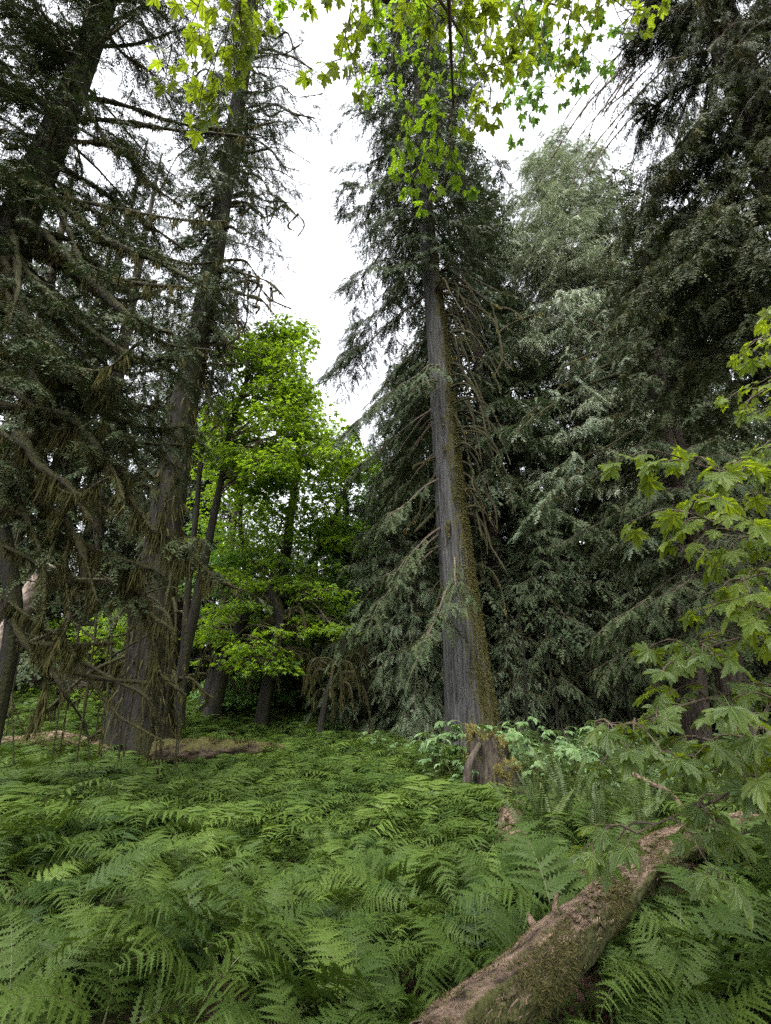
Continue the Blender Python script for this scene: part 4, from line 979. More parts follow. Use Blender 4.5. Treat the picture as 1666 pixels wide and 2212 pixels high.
place(p4, True, [(540, 34, 1.0, 2), (620, 40, 1.1, 2), (690, 33, 0.95, 2), (590, 30, 0.8, 2), (1010, 21, 0.9, 5), (1090, 23, 0.85, 5), (1180, 26, 1.0, 5), (1260, 24, 0.9, 5), (1380, 22, 1.0, 5), (1460, 24, 1.1, 5), (1540, 20, 0.8, 5), (430, 32, 0.8, 6), (110, 29, 0.8, 6), (-20, 32, 0.8, 6),
                 (740, 27, 0.85, 2), (930, 24, 0.8, 5), (650, 52, 1.3, 2), (560, 58, 1.4, 2), (740, 60, 1.4, 2), (1650, 25, 1, 5), (1300, 30, 1.1, 5), (1000, 29, 1.1, 5), (190, 33, 0.85, 6), (480, 42, 1.0, 2), (340, 38, 1.0, 6)], LB, G2)

# trunks at far left and slim stems in the shade on the right
def bare_trunk(label, pts, Y, w, seed, bark='bark_brown', group=None, moss=0, nb=5, crown=0):
    rng = np.random.default_rng(seed); P = rp(pts, Y); P[0][2] = ground_z(P[0][0], Y) - 0.15; org = np.array([P[0][0], Y, P[0][2] + 0.15])
    t = thing('conifer_tree', org, label, 'tree', group)
    trunk_obj('trunk', P, [hw(a, p) for a, p in zip(w, P)], MT[bark], t, org, seed, 20, 0.25, 0.9, 0.3, 0.03)
    if crown:
        mb, mats = conifer_crown(P, .25, .99, 120, lambda q, az: crown * (1 - q) ** .7 + .4, rng, org, SPR, 6, .8, (-.3, .4), .45, .3, ('cedar', 'limb_bare'), .8, 1.6, None, 3, .3, .012); mb.build('crown', mats, t)
    for k in range(nb):
        s = rng.uniform(0.12, 0.7); p = pathat(P, np.array([s]))[0]; az = rng.uniform(0, 6.283); l = rng.uniform(1.2, 3.0)
        B = branch_path(p, az, l, R(rng.uniform(-15, 15)), 0.35, 0.1, rng, 6)
        mossy_limb('dead_branch', B, 0.05, 0.015, t, org, seed * 7 + k, 'moss', 20, 0.25, None, 'limb', 6, 0.3, 0.03)
bare_trunk('stout brown trunk at far left, left of two seen through mossy twigs', [(75, 1560), (88, 1440), (120, 1250), (160, 1000), (222, 700), (320, 300)], 24, [62, 48, 40, 34, 22, 3], 131, nb=9, crown=3.0)
bare_trunk('stout brown trunk at far left, nearer the big left cedar', [(158, 1570), (170, 1440), (192, 1250), (225, 1000), (275, 700), (350, 330)], 22, [66, 50, 40, 34, 22, 3], 132, nb=9, crown=2.8)
bare_trunk('brown trunk rising at the left edge above the leaning snag', [(-20, 1560), (0, 1400), (30, 1150), (45, 950), (100, 650), (170, 330)], 20, [46, 42, 38, 32, 22, 3], 133, 'bark_brown', nb=8, crown=2.8)
bare_trunk('slim dark trunk to the right of the left cedar, behind the low maple', [(460, 1590), (470, 1450), (495, 1200), (530, 960)], 26, [36, 26, 18, 3], 134, nb=6)
bare_trunk('brown trunk in the shade behind the right hand maple leaves', [(1500, 1600), (1490, 1400), (1478, 1180), (1440, 900)], 18, [60, 52, 48, 36], 135, nb=8)
bare_trunk('brown trunk deep in the shade right of the stump', [(1085, 1600), (1080, 1400), (1068, 1180), (1040, 900)], 25, [40, 34, 28, 20], 136, nb=5)
G3 = 'slim dark stems in the shade'
rng = np.random.default_rng(140)
sm = None
for i, (px, Y) in enumerate([(1100, 19), (1130, 20), (1150, 17.5), (1185, 21), (1210, 18), (1245, 22), (1275, 19), (1300, 18), (1340, 20), (1375, 18.5), (1410, 21), (720, 24), (750, 21), (790, 23), (880, 22)]):
    if sm is None:
        P = np.array([[0, 0, -0.1], [0.05, 0, 1.5], [-0.02, 0.05, 3.2], [0.1, 0, 5.0]])
        sm = thing('sapling', (0, 0, 0), 'slim bare dark stem standing in the shade under the conifers', 'tree', G3)
        trunk_obj('trunk', P, [0.06, 0.05, 0.035, 0.015], MT['bark_dark'], sm, np.zeros(3), 141, 9, 0.2, 0.2, 0.2, 0.05)
        mb = MB()
        for k in range(16):
            p = pathat(P, np.array([rng.uniform(.3, 1)]))[0]; B = branch_path(p, rng.uniform(0, 6.28), rng.uniform(.4, 1.1), R(-10), .3, 0, rng, 6); tube(mb, B, np.linspace(.014, .004, 6), 4, 0); moss_on(mb, B, np.full(6, .01), rng, 35, .2, 1, .016)
        mb.build('twigs', [MT['limb'], MT['moss_dark']], sm); o = sm
    else: o = dup(sm, (0, 0, 0))
    o.location = [float(c) for c in base(px, Y)]; o.rotation_euler = (0, 0, i * 1.7)

# pale leaning snag at left and the tangle of fallen limbs round it
def snag():
    Y = 14; P = rp([(-40, 1480), (30, 1345), (75, 1270), (112, 1225)], [14.2, 14, 13.9, 13.8]); P[0][2] = max(P[0][2], 0.2)
    P = np.vstack([[P[0] + (P[0] - P[1]) * 0.9], P]); P[0][2] = ground_z(P[0][0], P[0][1]) - 0.1
    mb = MB(); rng = np.random.default_rng(5); Q = smooth_path(P, 50); tube(mb, Q - P[0], np.linspace(0.30, 0.24, 50), 18, 0, .5, rng, 0.08, True)
    o = mb.build('leaning_snag', MT['snag'], None, True); o.location = [float(c) for c in P[0]]
    tag(o, 'pale lichen spotted dead trunk leaning at the left edge', 'dead tree')
snag()
G4 = 'fallen mossy sticks at far left'
rng = np.random.default_rng(150)
for k in range(24):
    x, y = rng.uniform(-20, 280), rng.uniform(1180, 1450); Y = rng.uniform(10.5, 16)
    a = rng.normal(0, 0.7); l = rng.uniform(70, 220)
    b = [(x, y), (x + l * .5 * math.cos(a), y + l * .5 * math.sin(a) + rng.normal(0, 8)), (x + l * math.cos(a), y + l * math.sin(a) + 10)]
    B = rp(b, [Y, Y + .2, Y + rng.normal(0, .5)]); gz = ground_z(B[:, 0], B[:, 1]); B[:, 2] = np.maximum(B[:, 2], gz + .1)
    lo = np.argmin(B[:, 2] - gz)
    B = np.vstack([B, [B[2] + [rng.uniform(.1, .5), rng.normal(0, .2), 0]]]) ; B[3, 2] = ground_z(B[3, 0], B[3, 1]) - 0.05   # every stick leans down to the ground
    o = mossy_limb('stick', B, rng.uniform(.02, .045), 0.014, None, B[3], 1500 + k, 'moss' if k % 2 else 'moss_dark', 30, .2, None, 'limb', 6, .3, .018)
    o.location = [float(c) for c in B[3]]; tag(o, 'mossy dead stick leaning in the tangle at far left', 'stick', G4)

# ================================================================== LOGS AND STUMPS
def make_log(label, P, r0, r1, mat, seed, moss, nmoss, litter=0, cap=True, name='fallen_log', ml=0.07, plates=0):
    rng = np.random.default_rng(seed); P = np.asarray(P, float); org = P[0].copy(); org[2] -= r0
    m = 200; Q = smooth_path(P, m); s = np.linspace(0, 1, m)
    ph = rng.uniform(0, 6.28, 6)
    fl = lambda a, q: 1 + 0.07 * np.sin(2 * a + ph[0] + s[:, None] * 9) + 0.05 * np.sin(5 * a + ph[1] + s[:, None] * 23) + 0.035 * vnoise(a + .5 * np.sin(s[:, None] * 12), s[:, None] + 0 * a, 30, 14, seed) + 0.035 * vnoise(a, s[:, None] + 0 * a, 46, 40, seed + 1) - 0.22 * np.clip(vnoise(a, s[:, None] + 0 * a, 11, 16, seed + 2) - .35, 0, .25) + 0.05 * vnoise(a, s[:, None] + 0 * a, 14, 60, seed + 3)
    t = thing(name, org, label, 'log'); mb = MB()
    rad = np.linspace(r0, r1, m) * (1 + 0.06 * np.sin(s * 17 + ph[3]) + 0.05 * np.sin(s * 41 + ph[4]))
    tube(mb, Q - org, rad, 90, 0, .5, rng, 0.012, cap, fl)
    mb.build('trunk', MT[mat], t, True)
    T = unit(np.gradient(Q, axis=0))
    def surf(n, lo, hi):
        u = rng.integers(0, m, n); a = rng.uniform(lo, hi, n); tt = T[u]; sd = unit(np.cross(tt, np.array([0, 0, 1.0]))); up = np.cross(sd, tt)
        o = sd * np.cos(a)[:, None] + up * np.sin(a)[:, None]; return Q[u] + T[u] * rng.uniform(-.03, .03, n)[:, None] + o * rad[u][:, None] * 1.02 - org, o
    if nmoss:
        mb = MB(); p, o = surf(nmoss, R(-60), R(75)); p2, o2 = surf(nmoss // 3, R(80), R(230)); p = np.vstack([p, p2]); o = np.vstack([o, o2])
        f = np.sin(p[:, 0] * 9 + 1) + np.sin(p[:, 1] * 7) + np.sin(p[:, 2] * 11) > -0.1
        blades(mb, p[f], o[f] + np.array([0, 0, -.5]) + rng.normal(0, .4, (f.sum(), 3)), ml * rng.uniform(.3, 1.3, f.sum()), ml * .13, rng); mb.build('bark_moss', MT[moss], t)
    if plates:
        mb = MB(); p, o = surf(plates, R(-70), R(160)); ax = np.repeat(unit(Q[-1] - Q[0])[None], len(p), 0) + rng.normal(0, .12, (len(p), 3)); X, Y, Z = frames(ax, o + rng.normal(0, .16, o.shape))
        chips = []
        for c in range(5):
            a = np.linspace(0, 2 * math.pi, 8, endpoint=False); r = rng.uniform(.6, 1.1, 8); v = np.stack([r * np.cos(a), .38 * r * np.sin(a), rng.normal(0, .05, 8)], 1)
            v = np.vstack([v, v * [.94, .9, 1] + [0, 0, .12], [[0, 0, .15]]]); f = [[i, (i + 1) % 8, 8 + (i + 1) % 8] for i in range(8)] + [[i, 8 + (i + 1) % 8, 8 + i] for i in range(8)] + [[8 + i, 8 + (i + 1) % 8, 16] for i in range(8)]
            chips.append((v.astype(np.float32), np.array(f)))
        w = rng.integers(0, 5, len(p))
        for c in range(5): stamp(mb, chips[c], X[w == c], Y[w == c], Z[w == c], (p - o * .006)[w == c], rng.uniform(.018, .06, (w == c).sum()))
        mb.build('bark_plates', MT[mat], t)
        for c in range(4):
            u = int(rng.uniform(.25, .9) * m); a = rng.uniform(R(20), R(150)); sd = unit(np.cross(T[u], np.array([0, 0, 1.0]))); up = np.cross(sd, T[u]); dr = sd * math.cos(a) + up * math.sin(a)
            b0 = Q[u] + dr * rad[u] * .8 - org; l = rng.uniform(.06, .15); mb = MB(); tube(mb, np.array([b0, b0 + dr * l * .6, b0 + (dr + T[u] * .4) * l]), [.026, .020, .012], 9, 0, .5, rng, .2, True); mb.build('branch_stub', MT[mat], t, True)
    if litter:
        mb = MB(); p, o = surf(litter, R(25), R(150)); tg = unit(np.cross(o, rng.normal(size=o.shape)))
        blades(mb, p + o * .004, tg + o * .15, rng.uniform(.010, .035, len(p)), rng.uniform(.001, .0035, len(p)), rng); mb.build('needle_litter', MT['litter'], t)
    return t
Pl = np.array([at(830, 2330, 1.75), at(905, 2185, 2.25), at(1060, 2075, 2.75), at(1225, 1950, 3.5), at(1330, 1865, 4.3), at(1440, 1790, 5.3), at(1600, 1715, 6.9) - [0, 0, .22]])
Pl[:, 2] -= 0.01
LOGP = smooth_path(Pl, 60)
make_log('large brown fallen log crossing the lower right corner, bark littered with needles', Pl - np.array([0, 0, 0.11]) + np.array([0.07, 0, 0]), 0.105, 0.145, 'log', 160, 'moss', 20000, 4000, ml=0.022, plates=900)
make_log('low mossy fallen log lying in the ferns right of the left cedar', [base(330, 13.6) + [0, 0, .36], base(470, 13.7) + [0, 0, .38], base(610, 14.2) + [0, 0, .22]], 0.30, 0.17, 'log_far', 161, 'moss_dark', 3600, 0, ml=0.07)
make_log('dim brown fallen log on the slope left of the big left cedar', [base(-60, 14.0) + [0, 0, .15], base(100, 14.4) + [0, 0, .2], base(255, 14.4) + [0, 0, .15]], 0.2, 0.22, 'log', 162, 'moss', 1200, 0, ml=0.08)
make_log('half buried brown log running from the small stump towards the viewer', [base(1105, 8.8) + [0, 0, .10], base(1112, 7.0) + [0, 0, .13], base(1130, 5.6) + [0, 0, .12], base(1150, 5.0) + [0, 0, .06]], 0.19, 0.16, 'log', 163, 'moss', 5000, 2500, ml=.03, plates=300)
make_log('thin fallen pole slanting among the sword ferns at right', [at(1370, 1672, 8.2), at(1410, 1695, 7.9), at(1450, 1715, 7.7), at(1500, 1755, 7.5) - [0, 0, .2]], 0.035, 0.03, 'log', 164, 'moss', 0, 0, name='fallen_pole')

def stump(label, px, Y, wpx, ztop, seed, hollow=True):
    rng = np.random.default_rng(seed); b = base(px, Y); r = hw(wpx, b + [0, 0, .5]); n, m = 48, 22
    t = thing('tree_stump', b, label, 'stump'); ph = rng.uniform(0, 6.28, 6)
    a = np.linspace(0, 2 * math.pi, n, endpoint=False)
    top = ztop * (1 + 0.14 * np.sin(a + ph[0]) + 0.06 * np.sin(3 * a + ph[1]) + 0.08 * np.sin(7 * a + ph[2]) + rng.normal(0, .035, n))
    V = []
    for i in range(m):
        f = i / (m - 1); z = -0.1 + (top + 0.1) * f
        rr = r * (1 + 0.32 * (1 - f) ** 2.2 * (1 + .4 * np.sin(3 * a + ph[3])) + 0.05 * np.sin(6 * a + ph[4]) + 0.035 * np.sin(13 * a + ph[5]) + 0.03 * np.sin(f * 9 + 4 * a)) * (1 + rng.normal(0, .012, n))
        V.append(np.stack([rr * np.cos(a), rr * np.sin(a), z], 1))
    depth_in = 0.45 * ztop if hollow else 0.06
    for f, dz in ((0.90, 0.012), (0.74, 0.01), (0.62, -depth_in * .4), (0.5, -depth_in), (0.02, -depth_in)):
        rr = r * f * (1 + 0.06 * np.sin(4 * a + ph[1]) + rng.normal(0, .02, n)); V.append(np.stack([rr * np.cos(a), rr * np.sin(a), top + dz + rng.normal(0, .008, n)], 1))
    M = len(V); V = np.concatenate(V); i = np.arange(M - 1)[:, None] * n; j = np.arange(n)[None]; k = (j + 1) % n
    q = [x.ravel() for x in np.broadcast_arrays(i + j, i + k, i + n + k, i + n + j)]
    mb = MB(); mb.add(V, np.concatenate([np.stack([q[0], q[1], q[2]], 1), np.stack([q[0], q[2], q[3]], 1)])); mb.build('stump_wood', MT['stump'], t, True)
    mb = MB(); nn = 3200; aa = rng.uniform(0, 6.283, nn); u = rng.random(nn) ** .7
    tp = np.interp(aa, a, top, period=6.283); hgt = np.where(rng.random(nn) < .6, tp + 0.01, tp * u); rim = hgt > tp
    rr = r * np.where(rim, rng.uniform(.72, 1.04, nn), 1.06 + .3 * (1 - hgt / tp) ** 2.2)
    o = np.stack([np.cos(aa), np.sin(aa), np.where(rim, 1.0, -.6)], 1); keep = rim | (np.sin(aa * 3 + ph[0]) + np.sin(aa * 7 + hgt * 5) > .5)
    blades(mb, np.stack([rr * np.cos(aa), rr * np.sin(aa), hgt], 1)[keep], (o + rng.normal(0, .5, (nn, 3)))[keep], rng.uniform(.02, .07, nn)[keep], .007, rng)
    mb.build('moss_cap', MT['moss_gold'], t); return t
stump('hollow rotten stump with a mossy rim at the foot of the central cedar', 1060, 10.4, 84, 0.94, 170)
stump('small dark stump with a mossy top, in front of the hollow stump', 1102, 9.6, 50, 0.56, 171, False)
def root():
    P = np.array([at(1042, 1600, 10.2), at(1026, 1625, 9.9), at(1012, 1660, 9.7), at(1003, 1700, 9.6)]); P[-1][2] = ground_z(P[-1][0], P[-1][1]) - .05
    mb = MB(); rng = np.random.default_rng(6); Q = smooth_path(P, 30); tube(mb, Q - P[-1], np.linspace(.04, .09, 30), 14, 0, .5, rng, .08, True)
    o = mb.build('driftwood_root', MT['log_far'] if 0 else MT['bark_brown'], None, True); o.location = [float(c) for c in P[-1]]; tag(o, 'smooth pale root slanting against the hollow stump', 'root')
root()

# ================================================================== LEAFY SHRUBS (large flat leaves)
def shrub_proto(seed, H=0.9, n=16, leaf=0.20):
    rng = np.random.default_rng(seed); t = thing('leafy_shrub', (0, 0, 0), '', 'shrub')
    mb = MB(); lf = MB()
    for k in range(4):
        az = rng.uniform(0, 6.28); top = np.array([math.cos(az) * .25, math.sin(az) * .25, H * rng.uniform(.7, 1.1)]); P = smooth_path(np.array([[0, 0, -.05], top * [.3, .3, .5], top]), 8)
        tube(mb, P, np.linspace(.010, .005, 8), 5)
        for j in range(n // 4 + 1):
            s = rng.uniform(.45, 1); p = pathat(P, np.array([s]))[0]; a = rng.uniform(0, 6.28); l = rng.uniform(.10, .26)
            q = p + np.array([math.cos(a) * l, math.sin(a) * l, .06]); tube(mb, np.array([p, (p + q) / 2 + [0, 0, .03], q]), .003, 3)
            X = np.array([[math.cos(a), math.sin(a), -.25]]); X, Y, Z = frames(X, np.array([[0, 0, 1.0]]) + rng.normal(0, .22, (1, 3)))
            stamp(lf, LEAF_BIG[rng.integers(0, 5)], X, Y, Z, q[None], np.array([leaf * rng.uniform(.55, 1.05)]), 0, rng.random())
    mb.build('stems', MT['fern_stem'], t); lf.build('foliage', MT['shrub'], t); return t
SP = [shrub_proto(181), shrub_proto(182, 1.1, 20, .22), shrub_proto(183, .7, 12, .18)]
G5 = 'big leaved shrubs right of the stump'; used = [False] * 3
spots = [(1130, 10.5), (1165, 11.2), (1195, 10.2), (1230, 11), (1265, 10.2), (1300, 11.2), (1335, 10.4), (1375, 11.5), (1150, 12.3), (1215, 12.5), (1280, 12.8), (1350, 12.9), (1410, 10.8), (1180, 9.4), (1245, 9.2), (1315, 9.3), (1100, 12.2), (1440, 12), (1480, 11), (1390, 9.6), (1130, 13.2), (1250, 13.5), (1520, 10), (1300, 8.6), (1420, 8.4), (1070, 12.8)]
spots2 = [(945, 10.6), (985, 10.2), (965, 11.3), (930, 12), (1000, 11.2), (850, 13.2), (800, 14.5)]
rng = np.random.default_rng(184)
for i, (px, Y) in enumerate(spots + spots2):
    k = int(rng.integers(0, 3)); o = SP[k] if not used[k] else dup(SP[k], (0, 0, 0)); used[k] = True
    o.location = [float(c) for c in base(px + rng.normal(0, 6), Y)]; o.rotation_euler = (0, 0, rng.uniform(0, 6.28)); s = rng.uniform(.8, 1.15); o.scale = (s, s, s)
    o['label'] = 'shrub with large flat pale green lobed leaves, right of the hollow stump' if i < len(spots) else 'shrub with large pale green leaves, left of the hollow stump'
    o['group'] = G5 if i < len(spots) else 'big leaved shrubs left of the stump'
# ================================================================== FERNS
FR = [frond(200 + i, 21, 8, 1.0, 0.215, a0, a1) for i, (a0, a1) in enumerate([(78, -50), (70, -58), (60, -45), (84, -15), (74, -38), (48, -52)])]
FS = [frond(220 + i, 14, 5, 1.0, 0.22, a0, a1, False) for i, (a0, a1) in enumerate([(74, -50), (62, -45), (52, -45), (76, -25)])]
SW = [frond_simple(230 + i, 30, 1.0, 0.065, a0, a1, spread=0.15, wd=1.0) for i, (a0, a1) in enumerate([(86, 55), (82, 35), (76, 10), (88, 70)])]
def mesh_of(tpl, name, mats, flip=False):
    g, rc = tpl; mb = MB(); rng = np.random.default_rng(3); mb.add(g[0], g[1], 0, .5 + .0 * g[0][:, 0]); mb.add(rc[0], rc[1], 1)
    o = mb.build(name, mats); me = o.data; bpy.data.objects.remove(o); return me
FM = [MT['fern'], MT['fern_stem']]
# the same frond in three tones of green, so that one plant holds older and younger fronds
def tone(tpl, t):
    g, rc = tpl; mb = MB(); mb.add(g[0], g[1], 0, t); mb.add(rc[0], rc[1], 1, t); o = mb.build('frond', FM); me = o.data; bpy.data.objects.remove(o); return me
FRM = [[tone(f, t) for t in (.10, .42, .80)] for f in FR]
DRY = mesh_of(FR[5], 'frond', [MT['fern_dry'], MT['fern_stem']])
def fern_frame(rng, n):
    out = []
    a = rng.uniform(0, 6.28)
    for k in range(n):
        out.append((a + k * 6.283 / n + rng.normal(0, .28), rng.uniform(.72, 1.1), int(rng.integers(0, len(FR))), rng.normal(0, R(9)), rng.normal(0, R(14)), int(rng.integers(0, 3))))
    return out
def fern_mesh(seed, n=8, tpls=FR, mats=FM, name='fern', base_tint=.45):
    rng = np.random.default_rng(seed); mb = MB()
    for az, s, k, tilt, roll, tn in fern_frame(rng, n):
        g, rc = tpls[k % len(tpls)]
        c, sn = math.cos(roll), math.sin(roll); M = np.array([[1, 0, 0], [0, c, sn], [0, -sn, c]], np.float32)
        c2, s2 = math.cos(tilt), math.sin(tilt); M = M @ np.array([[c2, 0, s2], [0, 1, 0], [-s2, 0, c2]], np.float32)
        t = float(np.clip(base_tint + rng.normal(0, .22), 0, 1))
        mb.add(rotz(g[0] @ M * s, az), g[1], 0, t); mb.add(rotz(rc[0] @ M * s, az), rc[1], 1, t)
    o = mb.build(name, mats); me = o.data; bpy.data.objects.remove(o); return me
FERN = [fern_mesh(300 + i, 8, base_tint=.3 + .05 * i) for i in range(9)]
def logd(x, y):
    return np.min(np.hypot(LOGP[:, 0] + .12 - x, LOGP[:, 1] - y))
def fern_spots():
    rng = np.random.default_rng(400); pts = []; st = 0.375
    for y in np.concatenate([np.arange(0.9, 9, st), np.arange(9, 25, st * 1.25)]):
        half = 0.86 * y + 1.6
        for x in np.arange(-half, half, st):
            X, Y = x + rng.uniform(-.22, .22), y + rng.uniform(-.22, .22)
            if math.hypot(X, Y) < 1.35: continue
            d = logd(X, Y)
            if d < 0.24: continue
            if d < 0.5 and rng.random() < .25: continue
            px = CX + FPX * X / max(.5, (Y * CT - EYE * ST))
            if abs(px - 1125) < 28 and 4.9 < Y < 8.8 and rng.random() < .65: continue
            if math.hypot(X - base(1060, 10.4)[0], Y - 10.4) < .65 or math.hypot(X - base(1102, 9.6)[0], Y - 9.6) < .4: continue
            if math.hypot(X - base(1020, 15.5)[0], Y - 15.5) < 1.3 or math.hypot(X - base(296, 15)[0], Y - 15) < 1.4: continue
            right = px > 1135 and Y > 5.2
            if right and rng.random() < .55: continue
            if Y > 16.5 and px > 760 and rng.random() < .75: continue
            if Y > 20 and px > 720: continue
            pts.append((math.hypot(X, Y), X, Y, px, d, rng.random()))
    for px, Y in [(1230, 2.35), (1330, 2.55), (1180, 2.1), (1400, 2.95), (1290, 2.2), (1450, 2.5), (1480, 3.4), (1120, 1.9), (1540, 3.0), (1380, 2.2)]:
        b = base(px, Y); pts.append((math.hypot(b[0], Y), b[0], Y, px, .61, rng.random()))
    for k, o in [(8, .36), (12, .42), (16, .34), (20, .44), (24, .38), (28, .46), (33, .4), (14, -.32), (22, -.34), (30, -.36), (38, -.4), (40, .5), (6, .26), (11, .27), (18, .28), (26, .3), (44, .38), (48, .45), (50, -.3), (54, .3), (57, 0), (58, .2), (58, -.2)]:
        a, b = LOGP[k], LOGP[k + 1]; dd = unit((b - a)[:2]); p = a[:2] + np.array([.085, 0]) + np.array([dd[1], -dd[0]]) * o
        pts.append((math.hypot(*p), p[0], p[1], 1200, .61, rng.random()))
    pts.sort(); return pts
def hummock(x, y):
    return 0.5 + 0.5 * math.sin(x * 1.7 + 1.1 * math.sin(y * 1.3) + .4) * math.sin(y * 1.55 + .9 * math.sin(x * .9 + 1))
FSP = fern_spots()
rng = np.random.default_rng(410)
def fern_label(X, Y, px, d):
    if d < 0.85: return ('lady fern with feathery fronds leaning over the large fallen log', 'lady ferns along the large fallen log')
    lx = np.interp(Y, LOGP[:, 1], LOGP[:, 0])
    if Y < 6.2 and X > lx: return ('lady fern in the shady corner right of the large fallen log', 'lady ferns right of the large fallen log')
    if Y < 3.4: return ('lady fern with large arching fronds in the nearest part of the fern bed', 'lady ferns in the nearest part of the fern bed')
    if px > 1000: return ('lady fern in front of the stumps, beside the half buried log', 'lady ferns in front of the stumps')
    return ('lady fern in the middle of the dense green fern bed', 'lady ferns in the middle of the fern bed')
NF = 0
for i, (dist, X, Y, px, d, u) in enumerate(FSP[:300]):
    z = ground_z(X, Y) - .02; s = 0.86 * rng.uniform(.75, 1.2) * (1.15 if d == .61 else 0.52 if dist < 2.2 else 0.66 if dist < 3.1 else .92) * (0.72 if d < .6 else 1) * (.60 + .58 * hummock(X, Y)) * (.55 if 1010 < px < 1150 and 5.5 < Y < 9.8 else 1); lab, grp = fern_label(X, Y, px, d)
    if i < 48:
        t = thing('fern', (X, Y, z), lab, 'fern', grp)
        for az, sc, k, tilt, roll, tn in fern_frame(rng, 8):
            o = bpy.data.objects.new('frond', FRM[k][tn] if rng.random() > .08 else DRY); COL.objects.link(o); o.parent = t; o.rotation_euler = (roll, tilt, az); o.scale = (sc, sc, sc)
    else:
        t = bpy.data.objects.new('fern', FERN[int(u * 9)]); COL.objects.link(t); tag(t, lab, 'fern', grp); t.location = (X, Y, z)
    t.rotation_euler = (rng.normal(0, .16), rng.normal(0, .16), rng.uniform(0, 6.28)); t.scale = (s, s, s * (rng.uniform(.85, 1.15) if dist < 3.1 else rng.uniform(.95, 1.5)))
# the rest of the fern bed, too many to count
mb = MB()
for (dist, X, Y, px, d, u) in FSP[300:]:
    z = ground_z(X, Y) - .02; s = rng.uniform(.8, 1.2) * (.7 + .45 * hummock(X, Y)); tb = float(np.clip(rng.normal(.55, .22), 0, 1)); az0 = rng.uniform(0, 6.28)
    n = 8 if Y < 13 else 6
    for k in range(n):
        g, rc = FS[int(rng.integers(0, len(FS)))]; a = az0 + k * 6.283 / n + rng.normal(0, .3); sc = s * rng.uniform(.7, 1.1); p = np.array([X, Y, z], np.float32)
        mb.add(rotz(g[0] * sc, a) + p, g[1], 0, float(np.clip(tb + rng.normal(0, .12), 0, 1)))
        if Y < 12: mb.add(rotz(rc[0] * sc, a) + p, rc[1], 1, tb)
tag(mb.build('fern_undergrowth', FM), 'dense bed of feathery green ferns spreading back to the trees', 'ferns', None, 'stuff')
# far low green ground cover beyond the ferns
mb = MB(); n = 16000; Yc = rng.uniform(14, 34, n); Xc = rng.uniform(-1, 1, n) * (Yc * .85 + 2); pxc = CX + FPX * Xc / (Yc * CT)
keep = (pxc < 760) | (rng.random(n) < .3); Xc, Yc = Xc[keep], Yc[keep]; n = len(Xc)
blades(mb, np.stack([Xc, Yc, ground_z(Xc, Yc)], 1), np.array([0, 0, 1.0]) + rng.normal(0, .55, (n, 3)), rng.uniform(.08, .30, n), .05, rng)
tag(mb.build('undergrowth', MT['sword']), 'low green ground cover beneath the trees behind the fern bed', 'ground cover', None, 'stuff')

# sword ferns, upright and narrow, at right
SWM = [fern_mesh(330 + i, 13, SW, [MT['sword'], MT['fern_stem']], 'sword_fern', .5) for i in range(4)]
rng = np.random.default_rng(420)
for i in range(64):
    if i % 5 < 2 and i <= 52: continue
    px, Y = rng.uniform(1140, 1560), rng.uniform(5.8, 10.5)
    if i > 52: px, Y = rng.uniform(-40, 260), rng.uniform(11, 14)
    b = base(px, Y)
    if logd(b[0], b[1]) < .45 or (px < 1165 and Y < 9.7): continue
    t = bpy.data.objects.new('sword_fern', SWM[i % 4]) if i <= 52 else bpy.data.objects.new('fern', FERN[i % 9]); COL.objects.link(t); s = rng.uniform(.7, 1.15) * (1 if i <= 52 else 1.1); t.scale = (s, s, s); t.location = [float(c) for c in b]; t.rotation_euler = (rng.normal(0, .12), rng.normal(0, .12), rng.uniform(0, 6.28))
    if i <= 52: tag(t, 'upright sword fern with narrow stiff fronds right of the stumps', 'fern', 'sword ferns right of the stumps')
    else: tag(t, 'upright fern on the brighter slope left of the big left cedar', 'fern', 'ferns on the far left slope')

# fallen twigs on the forest floor
mb = MB(); n = 5000; Yc = rng.uniform(1, 12, n); Xc = rng.uniform(-1, 1, n) * (Yc * .85 + 1); a = rng.uniform(0, 6.28, n)
blades(mb, np.stack([Xc, Yc, ground_z(Xc, Yc) + .015], 1), np.stack([np.cos(a), np.sin(a), rng.normal(0, .12, n)], 1), rng.uniform(.04, .35, n), rng.uniform(.002, .008, n), rng)
tag(mb.build('forest_litter', MT['litter']), 'brown needles and twigs scattered on the forest floor', 'litter', None, 'stuff')

